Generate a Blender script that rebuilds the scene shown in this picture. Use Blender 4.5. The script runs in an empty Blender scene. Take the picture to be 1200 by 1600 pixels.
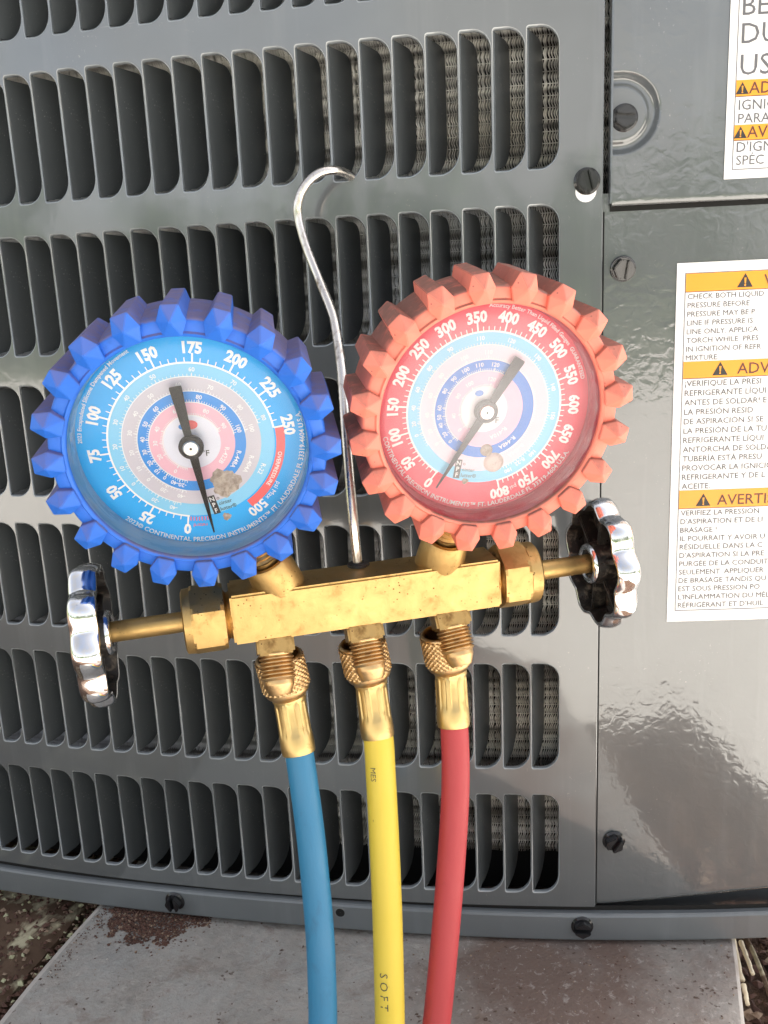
import bpy, bmesh, math, random
import numpy as np
from mathutils import Matrix, Vector
from mathutils.geometry import tessellate_polygon
random.seed(7); rng = np.random.default_rng(7)
R = math.radians
scene = bpy.context.scene
col = scene.collection

# ------------------------------------------------------------------ camera
CAM = Vector((0.24550808, -0.35132431, -0.09659861))
cam_d = bpy.data.cameras.new('camera')
cam = bpy.data.objects.new('camera', cam_d); col.objects.link(cam)
cam.location = CAM
cam.rotation_euler = (math.pi/2 - 0.23134681, 0.04438329, 0.24437017)
cam_d.sensor_fit = 'VERTICAL'; cam_d.sensor_height = 32.0
cam_d.lens = 1398.4872/1600*32.0
cam_d.clip_start = 0.01; cam_d.clip_end = 400
scene.camera = cam

# ------------------------------------------------------------------ light
SUN_EL, SUN_AZ = R(52), R(35)          # azimuth measured from +y (behind the cabinet) towards +x
w = bpy.data.worlds.new('World'); scene.world = w; w.use_nodes = True
nt = w.node_tree; bg = nt.nodes['Background']
sky = nt.nodes.new('ShaderNodeTexSky'); sky.sky_type = 'NISHITA'; sky.sun_disc = False
sky.sun_elevation = SUN_EL; sky.sun_rotation = SUN_AZ
sky.air_density = 1.0; sky.dust_density = 3.0; sky.ozone_density = 1.0
# thin bright cloud over the whole sky: the blue is partly whitened, unevenly
_tc = nt.nodes.new('ShaderNodeTexCoord'); _no = nt.nodes.new('ShaderNodeTexNoise'); _no.inputs['Scale'].default_value = 3.0; _no.inputs['Detail'].default_value = 5
_rp = nt.nodes.new('ShaderNodeMapRange'); _rp.inputs[1].default_value = 0.35; _rp.inputs[2].default_value = 0.65; _rp.inputs[3].default_value = 0.55; _rp.inputs[4].default_value = 0.95
_bw = nt.nodes.new('ShaderNodeRGBToBW'); _tint = nt.nodes.new('ShaderNodeMix'); _tint.data_type = 'RGBA'; _tint.blend_type = 'MULTIPLY'; _tint.inputs[0].default_value = 1
_tint.inputs[7].default_value = (1.04, 1.0, 0.95, 1); _mx = nt.nodes.new('ShaderNodeMix'); _mx.data_type = 'RGBA'
nt.links.new(_tc.outputs['Generated'], _no.inputs['Vector']); nt.links.new(_no.outputs['Fac'], _rp.inputs[0]); nt.links.new(_rp.outputs[0], _mx.inputs[0])
nt.links.new(sky.outputs[0], _bw.inputs[0]); nt.links.new(_bw.outputs[0], _tint.inputs[6]); nt.links.new(sky.outputs[0], _mx.inputs[6]); nt.links.new(_tint.outputs[2], _mx.inputs[7])
nt.links.new(_mx.outputs[2], bg.inputs[0]); bg.inputs[1].default_value = 0.14
sd = bpy.data.lights.new('sun', 'SUN'); sd.energy = 5.0; sd.angle = R(0.5); sd.color = (1.0, 0.95, 0.88)
sun = bpy.data.objects.new('sun', sd); col.objects.link(sun)
to_sun = Vector((math.sin(SUN_AZ)*math.cos(SUN_EL), math.cos(SUN_AZ)*math.cos(SUN_EL), math.sin(SUN_EL)))
sun.rotation_euler = to_sun.to_track_quat('Z', 'Y').to_euler()
sun.location = to_sun*5
scene.view_settings.view_transform = 'Standard'; scene.view_settings.look = 'None'
scene.view_settings.gamma = 1.0; scene.view_settings.use_curve_mapping = False
scene.view_settings.exposure = 1.78

# ------------------------------------------------------------------ materials
def nodes(name):
    m = bpy.data.materials.new(name); m.use_nodes = True
    n = m.node_tree; return m, n, n.nodes['Principled BSDF']
def N(n, t, **kw):
    x = n.nodes.new(t)
    for k, v in kw.items():
        if k in x.inputs: x.inputs[k].default_value = v
        else: setattr(x, k, v)
    return x
def coords(n, scale=1.0, stretch=None):
    tc = N(n, 'ShaderNodeTexCoord'); mp = N(n, 'ShaderNodeMapping')
    mp.inputs['Scale'].default_value = stretch if stretch else (scale,)*3
    n.links.new(tc.outputs['Object'], mp.inputs['Vector']); return mp.outputs['Vector']
def noise(n, vec, scale, detail=4, rough=0.55, dist=0.0):
    x = N(n, 'ShaderNodeTexNoise'); x.inputs['Scale'].default_value = scale
    x.inputs['Detail'].default_value = detail; x.inputs['Roughness'].default_value = rough
    x.inputs['Distortion'].default_value = dist
    n.links.new(vec, x.inputs['Vector']); return x.outputs['Fac']
def ramp(n, fac, a, b, ca=(0,0,0,1), cb=(1,1,1,1)):
    r = N(n, 'ShaderNodeValToRGB'); r.color_ramp.elements[0].position = a; r.color_ramp.elements[1].position = b
    r.color_ramp.elements[0].color = ca; r.color_ramp.elements[1].color = cb
    n.links.new(fac, r.inputs['Fac']); return r.outputs['Color']
def mix(n, fac, a, b):
    x = N(n, 'ShaderNodeMix', data_type='RGBA')
    if isinstance(fac, float): x.inputs[0].default_value = fac
    else: n.links.new(fac, x.inputs[0])
    for s, v in ((6, a), (7, b)):
        if isinstance(v, tuple): x.inputs[s].default_value = v if len(v) == 4 else v+(1,)
        else: n.links.new(v, x.inputs[s])
    return x.outputs[2]
def mathn(n, op, a, b=None):
    x = N(n, 'ShaderNodeMath', operation=op)
    for i, v in enumerate((a, b)):
        if v is None: continue
        if isinstance(v, (int, float)): x.inputs[i].default_value = v
        else: n.links.new(v, x.inputs[i])
    return x.outputs[0]
def bump(n, p, h, strength, dist):
    b = N(n, 'ShaderNodeBump'); b.inputs['Strength'].default_value = strength; b.inputs['Distance'].default_value = dist
    n.links.new(h, b.inputs['Height']); n.links.new(b.outputs[0], p.inputs['Normal']); return b
def plain(name, c, rough=0.5, metal=0.0, spec=0.5, coat=0.0):
    m, n, p = nodes(name)
    p.inputs['Base Color'].default_value = tuple(c)+(1,); p.inputs['Roughness'].default_value = rough
    p.inputs['Metallic'].default_value = metal; p.inputs['Specular IOR Level'].default_value = spec
    p.inputs['Coat Weight'].default_value = coat
    return m
def dirty(name, c, dirt, amt=(0.5, 0.75), scale=120, rough=(0.3, 0.7), metal=0.0, spots=None, bmp=0.0, coat=0.0, stretch=None, spec=0.5, dustup=None):
    """base colour with noise-shaped dirt, pin-head spots, uneven gloss"""
    m, n, p = nodes(name); v = coords(n, 1, stretch)
    f = noise(n, v, scale, 6, 0.62, 0.3); k = ramp(n, f, *amt)
    f2 = noise(n, v, scale*0.22, 3, 0.5)
    c2 = tuple(min(1, x*1.12) for x in c); c1 = tuple(x*0.86 for x in c)
    base = mix(n, f2, c1+(1,), c2+(1,))
    out = mix(n, k, base, tuple(dirt)+(1,))
    if spots:
        vo = N(n, 'ShaderNodeTexVoronoi'); vo.inputs['Scale'].default_value = spots[0]; n.links.new(v, vo.inputs['Vector'])
        s = ramp(n, vo.outputs['Distance'], spots[1]*0.6, spots[1], (1,1,1,1), (0,0,0,1))
        gate = ramp(n, noise(n, v, spots[0]*0.18, 3), 0.5, 0.62)
        s = mathn(n, 'MULTIPLY', s, gate)
        out = mix(n, s, out, tuple(spots[2])+(1,))
    if dustup:
        g = N(n, 'ShaderNodeNewGeometry'); sx = N(n, 'ShaderNodeSeparateXYZ'); n.links.new(g.outputs['Normal'], sx.inputs[0])
        up = ramp(n, sx.outputs['Z'], 0.2, 0.65)
        dn = mathn(n, 'MULTIPLY', up, ramp(n, noise(n, v, scale*1.3, 6, 0.7), 0.22, 0.50))
        dn = mathn(n, 'MULTIPLY', dn, dustup[1])
        out = mix(n, dn, out, tuple(dustup[0])+(1,))
    n.links.new(out, p.inputs['Base Color'])
    rr = N(n, 'ShaderNodeMapRange'); n.links.new(f, rr.inputs[0]); rr.inputs[1].default_value = 0.3; rr.inputs[2].default_value = 0.75
    rr.inputs[3].default_value = rough[0]; rr.inputs[4].default_value = rough[1]; n.links.new(rr.outputs[0], p.inputs['Roughness'])
    p.inputs['Metallic'].default_value = metal; p.inputs['Coat Weight'].default_value = coat; p.inputs['Coat Roughness'].default_value = 0.12
    p.inputs['Specular IOR Level'].default_value = spec
    if bmp: bump(n, p, f, bmp, 0.0006)
    return m

PAINT = (0.112, 0.123, 0.130)
def paint(name, peel, rough, col_=PAINT, coat=1.0):
    m, n, p = nodes(name); v = coords(n)
    f = noise(n, v, 9, 4, 0.6); k = ramp(n, f, 0.35, 0.7)
    base = mix(n, k, tuple(x*0.88 for x in col_), tuple(x*1.12 for x in col_))
    sp = ramp(n, noise(n, v, 900, 2, 0.5), 0.68, 0.74)
    spk = mathn(n, 'MULTIPLY', sp, ramp(n, noise(n, v, 40, 3), 0.5, 0.7))
    base = mix(n, mathn(n, 'MULTIPLY', spk, 0.45), base, (0.35, 0.34, 0.32, 1))
    st = noise(n, coords(n, 1, (70, 70, 6)), 1.0, 4, 0.6)
    base = mix(n, mathn(n, 'MULTIPLY', ramp(n, st, 0.55, 0.80), 0.30), base, tuple(min(1, x*1.6+0.02) for x in col_)+(1,))
    sc = noise(n, coords(n, 1, (30, 30, 900)), 1.0, 2, 0.4, 0.4)
    sc = mathn(n, 'MULTIPLY', ramp(n, sc, 0.745, 0.755), ramp(n, noise(n, v, 22, 2), 0.58, 0.66))
    base = mix(n, mathn(n, 'MULTIPLY', sc, 0.6), base, (0.45, 0.45, 0.44, 1))
    n.links.new(base, p.inputs['Base Color'])
    rr = N(n, 'ShaderNodeMapRange'); n.links.new(noise(n, v, 30, 5, 0.6), rr.inputs[0]); rr.inputs[1].default_value = .3; rr.inputs[2].default_value = .7
    rr.inputs[3].default_value = rough*0.75; rr.inputs[4].default_value = rough*1.35; n.links.new(rr.outputs[0], p.inputs['Roughness'])
    p.inputs['Coat Weight'].default_value = coat; p.inputs['Coat Roughness'].default_value = rough*0.36; p.inputs['Coat IOR'].default_value = 1.8
    h = mathn(n, 'ADD', mathn(n, 'MULTIPLY', noise(n, v, 210, 2, 0.5, 0.6), peel), mathn(n, 'MULTIPLY', noise(n, v, 14, 2, 0.5), 2.2))
    b = bump(n, p, h, 1.0, 0.00035)
    n.links.new(b.outputs[0], p.inputs['Coat Normal'])
    return m
M = {}
M['paint'] = paint('grey_paint', 0.07, 0.20)
M['paint_peel'] = paint('grey_paint_orange_peel', 0.36, 0.20)
M['blade'] = paint('shade_dark_blade_paint', 0.12, 0.34, (0.062, 0.069, 0.073), 0.4)  # cabinet paint darkened; shade between the louvres is put in the colour
M['paint_lip'] = paint('highlit_paint_lip', 0.1, 0.2, tuple(x*2.2 for x in PAINT))  # cabinet paint lightened to paint in the bright glint along slot lips
M['rail'] = paint('grey_rail_paint', 0.12, 0.42, tuple(x*1.35 for x in PAINT), 0.4)
M['void'] = plain('black_interior', (0.006, 0.006, 0.006), 0.9)
M['screw'] = dirty('black_screw', (0.016, 0.016, 0.018), (0.05, 0.045, 0.04), (0.70, 0.85), 300, (0.10, 0.22), 0.0, coat=0.0, spec=0.8)
M['brass'] = dirty('brass', (0.56, 0.375, 0.15), (0.36, 0.22, 0.075), (0.56, 0.84), 150, (0.36, 0.60), 1.0, (520, 0.20, (0.13, 0.075, 0.03)), 0.45)
M['brass_dark'] = dirty('tarnished_brass', (0.58, 0.37, 0.14), (0.16, 0.085, 0.03), (0.48, 0.72), 170, (0.28, 0.6), 1.0, (600, 0.2, (0.07, 0.04, 0.02)), 0.3)
M['brass_knurl'] = dirty('knurled_brass', (0.62, 0.42, 0.21), (0.18, 0.10, 0.05), (0.55, 0.8), 260, (0.3, 0.5), 1.0)
M['brass_ferrule'] = dirty('pressed_brass', (0.62, 0.45, 0.20), (0.26, 0.16, 0.06), (0.58, 0.82), 160, (0.30, 0.5), 1.0, bmp=0.1)
M['chrome'] = dirty('chrome', (0.86, 0.86, 0.87), (0.35, 0.32, 0.30), (0.66, 0.85), 210, (0.05, 0.22), 1.0)
M['wheel_dark'] = dirty('grimy_black_casting', (0.02, 0.017, 0.015), (0.16, 0.13, 0.10), (0.54, 0.72), 260, (0.22, 0.6), 0.2, bmp=0.9)
M['steel'] = dirty('nickel_rod', (0.80, 0.74, 0.68), (0.20, 0.13, 0.08), (0.56, 0.72), 230, (0.14, 0.45), 1.0, stretch=(1, 1, 0.35), bmp=0.2)
M['blue_rubber'] = dirty('blue_rubber', (0.018, 0.145, 0.64), (0.012, 0.07, 0.34), (0.56, 0.85), 130, (0.42, 0.62), dustup=((0.15, 0.13, 0.25), 1.0), bmp=0.12)
M['red_rubber'] = dirty('salmon_rubber', (0.84, 0.235, 0.165), (0.55, 0.15, 0.11), (0.60, 0.9), 110, (0.45, 0.65), spots=(420, 0.14, (0.25, 0.07, 0.05)), dustup=((0.27, 0.12, 0.09), 1.0), bmp=0.12)
M['blue_hose'] = dirty('blue_hose_rubber', (0.024, 0.185, 0.35), (0.03, 0.10, 0.18), (0.56, 0.80), 95, (0.36, 0.6), spots=(190, 0.12, (0.05, 0.08, 0.12)), bmp=0.7, stretch=(1, 1, 0.5))
M['yellow_hose'] = dirty('yellow_hose_rubber', (0.72, 0.55, 0.06), (0.44, 0.33, 0.08), (0.66, 0.9), 90, (0.4, 0.6), spots=(260, 0.10, (0.12, 0.08, 0.02)), bmp=0.3, stretch=(1, 1, 0.5))
M['red_hose'] = dirty('red_hose_rubber', (0.44, 0.042, 0.050), (0.22, 0.04, 0.04), (0.58, 0.85), 75, (0.42, 0.62), bmp=0.5, stretch=(1, 1, 0.5))
M['white_print'] = plain('white_print', (0.86, 0.86, 0.86), 0.5)
M['black_print'] = plain('black_print', (0.03, 0.03, 0.03), 0.5)
M['grey_print'] = plain('grey_print', (0.13, 0.13, 0.14), 0.5)
M['faded_print'] = plain('faded_grey_print', (0.09, 0.09, 0.10), 0.5)
M['red_print'] = plain('red_print', (0.85, 0.12, 0.12), 0.5)
M['needle'] = plain('black_needle', (0.010, 0.010, 0.010), 0.5, spec=0.15)
M['needle_glare'] = plain('glare_lifted_needle', (0.06, 0.055, 0.06), 0.5, spec=0.2)  # black needle greyed: the glare over the red dial is in its colour
M['silver'] = plain('silver_pin', (0.82, 0.80, 0.74), 0.28, 1.0)
M['label_white'] = dirty('white_label', (0.84, 0.83, 0.83), (0.76, 0.75, 0.74), (0.62, 0.9), 30, (0.26, 0.34))
M['label_orange'] = dirty('orange_label', (0.90, 0.36, 0.035), (0.85, 0.33, 0.04), (0.6, 0.9), 30, (0.28, 0.36))
M['maroon_print'] = plain('maroon_print', (0.13, 0.045, 0.03), 0.5)
M['hose_print'] = plain('dark_hose_print', (0.10, 0.09, 0.05), 0.6)
M['beige'] = dirty('beige_blob', (0.50, 0.42, 0.35), (0.28, 0.22, 0.18), (0.40, 0.62), 420, (0.4, 0.6), bmp=0.5)
M['pale_metal'] = dirty('pale_plug', (0.66, 0.56, 0.52), (0.45, 0.36, 0.33), (0.5, 0.7), 400, (0.3, 0.5))
M['white_hole'] = plain('white_slot', (0.88, 0.88, 0.88), 0.5)

def coil_mat():
    m, n, p = nodes('aluminium_fins'); v = coords(n)
    f = noise(n, v, 22, 5, 0.65); g = noise(n, v, 5, 3, 0.5)
    c = mix(n, ramp(n, f, 0.35, 0.68), (0.62, 0.59, 0.50, 1), (1.0, 0.99, 0.94, 1))
    c = mix(n, ramp(n, g, 0.45, 0.65), c, (0.85, 0.87, 0.90, 1))
    mp = N(n, 'ShaderNodeMapping'); mp.inputs['Scale'].default_value = (6, 6, 190); tc = N(n, 'ShaderNodeTexCoord')
    n.links.new(tc.outputs['Object'], mp.inputs['Vector'])
    rowv = noise(n, mp.outputs['Vector'], 1.0, 2, 0.5)
    c = mix(n, ramp(n, rowv, 0.42, 0.62), c, (0.16, 0.15, 0.135, 1))
    n.links.new(c, p.inputs['Base Color']); p.inputs['Metallic'].default_value = 0.0; p.inputs['Roughness'].default_value = 0.4
    return m
M['coil'] = coil_mat()

def lens_mat(name, haze, c, centre):
    m, n, p = nodes(name); nt = n
    nt.nodes.remove(p)
    out = nt.nodes['Material Output']; v = coords(n)
    tr = N(n, 'ShaderNodeBsdfTransparent'); gl = N(n, 'ShaderNodeBsdfGlossy'); gl.inputs['Roughness'].default_value = 0.16
    df = N(n, 'ShaderNodeBsdfDiffuse'); df.inputs['Color'].default_value = c
    fr = N(n, 'ShaderNodeFresnel'); fr.inputs['IOR'].default_value = 1.45
    m1 = N(n, 'ShaderNodeMixShader'); m2 = N(n, 'ShaderNodeMixShader')
    # painted glare: white haze densest at one spot, over noise scuffs and fine scratches
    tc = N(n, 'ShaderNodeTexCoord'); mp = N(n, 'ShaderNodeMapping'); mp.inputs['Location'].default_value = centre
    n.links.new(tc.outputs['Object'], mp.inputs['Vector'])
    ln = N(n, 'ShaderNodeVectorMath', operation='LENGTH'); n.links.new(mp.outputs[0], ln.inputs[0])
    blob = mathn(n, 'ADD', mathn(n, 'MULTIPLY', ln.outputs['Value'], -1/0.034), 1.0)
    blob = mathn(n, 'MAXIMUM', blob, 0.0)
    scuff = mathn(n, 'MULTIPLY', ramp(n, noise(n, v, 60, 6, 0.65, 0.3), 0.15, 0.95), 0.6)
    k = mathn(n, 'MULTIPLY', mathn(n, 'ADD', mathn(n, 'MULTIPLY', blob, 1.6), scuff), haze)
    mp2 = N(n, 'ShaderNodeMapping'); mp2.inputs['Scale'].default_value = (60, 60, 1400); mp2.inputs['Rotation'].default_value = (0, 0.5, 0)
    n.links.new(tc.outputs['Object'], mp2.inputs['Vector'])
    scr = mathn(n, 'MULTIPLY', ramp(n, noise(n, mp2.outputs[0], 1, 3), 0.68, 0.72), 0.05)
    k = mathn(n, 'ADD', k, scr)
    n.links.new(k, m1.inputs[0]); n.links.new(tr.outputs[0], m1.inputs[1]); n.links.new(df.outputs[0], m1.inputs[2])
    n.links.new(fr.outputs[0], m2.inputs[0]); n.links.new(m1.outputs[0], m2.inputs[1]); n.links.new(gl.outputs[0], m2.inputs[2])
    n.links.new(m2.outputs[0], out.inputs['Surface'])
    return m

def concrete_mat():
    m, n, p = nodes('stained_concrete'); v = coords(n)
    a = noise(n, v, 9, 6, 0.6, 0.4); b = noise(n, v, 28, 6, 0.65, 0.6); c = noise(n, v, 160, 4, 0.6)
    base = mix(n, ramp(n, b, 0.3, 0.7), (0.29, 0.27, 0.24, 1), (0.44, 0.43, 0.405, 1))
    base = mix(n, mathn(n, 'MULTIPLY', ramp(n, c, 0.42, 0.62), 0.45), base, (0.44, 0.39, 0.35, 1))
    # rusty mud towards the right half of the slab
    tc = N(n, 'ShaderNodeTexCoord'); sp = N(n, 'ShaderNodeSeparateXYZ'); n.links.new(tc.outputs['Object'], sp.inputs[0])
    mud = ramp(n, mathn(n, 'ADD', mathn(n, 'MULTIPLY', mathn(n, 'ABSOLUTE', mathn(n, 'SUBTRACT', sp.outputs['X'], 0.232)), -4.6), mathn(n, 'ADD', a, mathn(n, 'MULTIPLY', b, 0.7))), 0.42, 0.78)
    base = mix(n, mathn(n, 'MULTIPLY', mud, 0.9), base, (0.155, 0.10, 0.078, 1))
    base = mix(n, mathn(n, 'MULTIPLY', ramp(n, noise(n, v, 36, 6, 0.7, 0.8), 0.55, 0.66), 0.5), base, (0.20, 0.135, 0.10, 1))
    blu = ramp(n, noise(n, v, 14, 3), 0.52, 0.7)
    base = mix(n, mathn(n, 'MULTIPLY', blu, 0.5), base, (0.27, 0.28, 0.275, 1))
    fine = noise(n, v, 330, 5, 0.75)
    base = mix(n, mathn(n, 'MULTIPLY', ramp(n, fine, 0.52, 0.68), 0.28), base, (0.17, 0.13, 0.11, 1))
    base = mix(n, mathn(n, 'MULTIPLY', ramp(n, noise(n, v, 260, 5, 0.75, 0.5), 0.56, 0.66), 0.5), base, (0.52, 0.48, 0.44, 1))
    vo = N(n, 'ShaderNodeTexVoronoi'); vo.inputs['Scale'].default_value = 240
    wv = N(n, 'ShaderNodeVectorMath', operation='ADD'); nn = N(n, 'ShaderNodeTexNoise'); nn.inputs['Scale'].default_value = 500; n.links.new(v, nn.inputs['Vector'])
    sv = N(n, 'ShaderNodeVectorMath', operation='SCALE'); sv.inputs['Scale'].default_value = 0.004; n.links.new(nn.outputs['Color'], sv.inputs[0])
    n.links.new(v, wv.inputs[0]); n.links.new(sv.outputs[0], wv.inputs[1]); n.links.new(wv.outputs[0], vo.inputs['Vector'])
    s = ramp(n, vo.outputs['Distance'], 0.12, 0.26, (1,1,1,1), (0,0,0,1)); s = mathn(n, 'MULTIPLY', s, ramp(n, noise(n, v, 50, 3), 0.48, 0.58))
    base = mix(n, s, base, (0.09, 0.055, 0.04, 1))
    n.links.new(base, p.inputs['Base Color']); p.inputs['Roughness'].default_value = 0.82
    bump(n, p, mathn(n, 'ADD', b, mathn(n, 'MULTIPLY', noise(n, v, 420, 4, 0.7), 0.5)), 0.8, 0.002)
    return m
M['concrete'] = concrete_mat()
M['concrete_edge'] = dirty('pale_concrete_edge', (0.52, 0.48, 0.44), (0.3, 0.24, 0.2), (0.5, 0.8), 60, (0.8, 0.9), bmp=0.4)
def ground_mat():
    m, n, p = nodes('soil_and_grass'); v = coords(n)
    a = noise(n, v, 2.2, 6, 0.6); b = noise(n, v, 60, 6, 0.7)
    c = mix(n, ramp(n, b, 0.35, 0.7), (0.045, 0.022, 0.014, 1), (0.17, 0.10, 0.06, 1))
    tc = N(n, 'ShaderNodeTexCoord'); ln = N(n, 'ShaderNodeVectorMath', operation='LENGTH'); n.links.new(tc.outputs['Object'], ln.inputs[0])
    far = ramp(n, ln.outputs['Value'], 0.0, 1.0)
    g = mix(n, ramp(n, a, 0.4, 0.6), (0.05, 0.09, 0.03, 1), (0.12, 0.14, 0.06, 1))
    k = N(n, 'ShaderNodeMapRange'); n.links.new(ln.outputs['Value'], k.inputs[0]); k.inputs[1].default_value = 1.2; k.inputs[2].default_value = 2.5
    n.links.new(mix(n, k.outputs[0], c, g), p.inputs['Base Color']); p.inputs['Roughness'].default_value = 0.95
    bump(n, p, b, 0.8, 0.01); return m
M['ground'] = ground_mat()
M['bounce_paving'] = dirty('pale_bounce_concrete', (0.66, 0.63, 0.58), (0.42, 0.38, 0.33), (0.55, 0.9), 3, (0.8, 0.95))
M['leaves'] = dirty('foliage', (0.07, 0.12, 0.035), (0.03, 0.06, 0.02), (0.4, 0.7), 3, (0.5, 0.8))
M['lichen'] = dirty('lichened_wood', (0.13, 0.08, 0.05), (0.55, 0.50, 0.34), (0.52, 0.64), 75, (0.8, 0.95), spots=(170, 0.35, (0.045, 0.028, 0.02)), bmp=1.0, stretch=(1, 0.6, 1))
M['chip1'] = dirty('bark_crumb_brown', (0.115, 0.055, 0.038), (0.05, 0.026, 0.02), (0.45, 0.7), 300, (0.7, 0.95))
M['chip2'] = dirty('bark_crumb_pale', (0.32, 0.23, 0.16), (0.15, 0.09, 0.06), (0.45, 0.7), 300, (0.7, 0.95))
M['chip3'] = dirty('lichen_flake', (0.52, 0.52, 0.33), (0.30, 0.27, 0.14), (0.45, 0.7), 300, (0.8, 0.95))
M['straw'] = dirty('dry_straw', (0.95, 0.80, 0.58), (0.75, 0.50, 0.28), (0.55, 0.8), 90, (0.5, 0.7))

# ------------------------------------------------------------------ mesh helpers
def link(name, me, mats, parent=None, smooth=False, mw=None, local=None, label=None, kind=None):
    o = bpy.data.objects.new(name, me); col.objects.link(o)
    if mats and not me.materials:
        for m in (mats if isinstance(mats, (list, tuple)) else [mats]): me.materials.append(m)
    if smooth: me.shade_smooth()
    if parent is not None: o.parent = parent
    if local is not None: o.matrix_local = local
    if label: o['label'] = label
    if kind: o['kind'] = kind
    return o
def pydata(verts, faces, name='mesh'):
    me = bpy.data.meshes.new(name); me.from_pydata([tuple(v) for v in verts], [], faces); me.update(); return me
def bm_mesh(bm, name='mesh'):
    me = bpy.data.meshes.new(name); bm.normal_update(); bm.to_mesh(me); bm.free(); return me
def top(o, label, cat, group=None):
    o['label'] = label; o['category'] = cat
    if group: o['group'] = group
def sharp(me, deg=35):
    me.shade_smooth(); me.set_sharp_from_angle(angle=R(deg))
def lathe(profile, seg=48, axis='Z', rfun=None, closed=False):
    """profile = [(radius, height)] about +Z; rfun(theta, r, h) may modulate the radius"""
    vs, fs = [], []
    for (r, h) in profile:
        for k in range(seg):
            t = 2*math.pi*k/seg; rr = rfun(t, r, h) if rfun else r
            vs.append((rr*math.cos(t), rr*math.sin(t), h))
    n = len(profile)
    for j in range(n-1 + (1 if closed else 0)):
        a, b = j*seg, ((j+1) % n)*seg
        for k in range(seg):
            k2 = (k+1) % seg
            fs.append((a+k, a+k2, b+k2, b+k))
    if axis == 'X': vs = [(h, x, y) for x, y, h in vs]
    if axis == '-Y': vs = [(x, -h, y) for x, y, h in vs]
    return vs, fs
def lathe_mesh(*a, **k):
    vs, fs = lathe(*a, **k); me = pydata(vs, fs)
    bm = bmesh.new(); bm.from_mesh(me); bmesh.ops.remove_doubles(bm, verts=bm.verts, dist=1e-6)
    bmesh.ops.recalc_face_normals(bm, faces=bm.faces); bm.to_mesh(me); bm.free(); return me
def frame_to(direction, origin):
    """matrix whose +Z runs along direction"""
    z = Vector(direction).normalized(); x = Vector((0, 1, 0)).cross(z)
    if x.length < 1e-4: x = Vector((1, 0, 0))
    x.normalize(); y = z.cross(x)
    m = Matrix((x, y, z)).transposed().to_4x4(); m.translation = origin; return m
def catmull(pts, sub=8):
    pts = [Vector(p) for p in pts]; P = [2*pts[0]-pts[1]] + pts + [2*pts[-1]-pts[-2]]; out = []
    for i in range(1, len(P)-2):
        for k in range(sub):
            t = k/sub; a, b, c, d = P[i-1], P[i], P[i+1], P[i+2]
            out.append(0.5*((2*b) + (c-a)*t + (2*a-5*b+4*c-d)*t*t + (3*b-a-3*c+d)*t**3))
    out.append(pts[-1]); return out
def tube_mesh(path, radius, seg=24, cap=True):
    vs, fs = [], []; n = len(path); up = None
    for i, p in enumerate(path):
        t = (path[min(i+1, n-1)] - path[max(i-1, 0)]).normalized()
        if up is None:
            up = t.cross(Vector((1, 0, 0))) if abs(t.x) < 0.9 else t.cross(Vector((0, 1, 0)))
        up = (up - t*up.dot(t)).normalized(); s = t.cross(up)
        r = radius(i/(n-1)) if callable(radius) else radius
        for k in range(seg):
            a = 2*math.pi*k/seg; vs.append(p + up*(math.cos(a)*r) + s*(math.sin(a)*r))
    for i in range(n-1):
        for k in range(seg):
            k2 = (k+1) % seg; fs.append((i*seg+k, i*seg+k2, (i+1)*seg+k2, (i+1)*seg+k))
    if cap:
        fs.append(tuple(range(seg))[::-1]); fs.append(tuple((n-1)*seg+k for k in range(seg)))
    me = pydata(vs, fs); return me
def box_bm(bm, x0, x1, y0, y1, z0, z1, bev=0.0):
    r = bmesh.ops.create_cube(bm, size=1.0); vs = r['verts']
    for v in vs: v.co = Vector(((x0+x1)/2 + v.co.x*(x1-x0), (y0+y1)/2 + v.co.y*(y1-y0), (z0+z1)/2 + v.co.z*(z1-z0)))
    if bev:
        es = list({e for v in vs for e in v.link_edges})
        bmesh.ops.bevel(bm, geom=es, offset=bev, segments=2, affect='EDGES')

# ---- text --------------------------------------------------------------------
def text_raw(s, bold=0.0, res=2):
    c = bpy.data.curves.new('txt', 'FONT'); c.body = s; c.size = 1.0; c.resolution_u = res; c.offset = bold
    o = bpy.data.objects.new('txt', c); me = bpy.data.meshes.new_from_object(o)
    vs = [v.co.copy() for v in me.vertices]; fs = [tuple(p.vertices) for p in me.polygons]
    bpy.data.objects.remove(o); bpy.data.curves.remove(c); bpy.data.meshes.remove(me)
    return vs, fs
CAP = 0.729      # cap height of the built-in face at size 1
class Print:
    made = None
    """collects flat print into one mesh; fn maps (x, y) of the artwork to 3-D"""
    def __init__(self): self.v, self.f = [], []
    def add(self, vs, fs, fn):
        b = len(self.v); self.v += [tuple(fn(*p)) for p in vs]; self.f += [tuple(b+i for i in f) for f in fs]
    def text(self, s, cap, fn, bold=0.0, align='L', squeeze=1.0, res=2):
        vs, fs = text_raw(s, bold, res)
        if not vs: return 0
        k = cap/CAP; x0 = min(v.x for v in vs); x1 = max(v.x for v in vs); W = (x1-x0)*k*squeeze
        off = {'L': 0, 'C': -W/2, 'R': -W}[align]
        self.add([((v.x-x0)*k*squeeze+off, v.y*k) for v in vs], fs, fn); return W
    def rect(self, x0, x1, y0, y1, fn, nx=1):
        vs, fs = [], []
        for i in range(nx+1):
            x = x0+(x1-x0)*i/nx; vs += [(x, y0), (x, y1)]
        for i in range(nx): fs.append((2*i, 2*i+2, 2*i+3, 2*i+1))
        self.add(vs, fs, fn)
    def build(self, name, m, parent, **k):
        return link(name, pydata(self.v, self.f), m, parent, **k)

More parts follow.
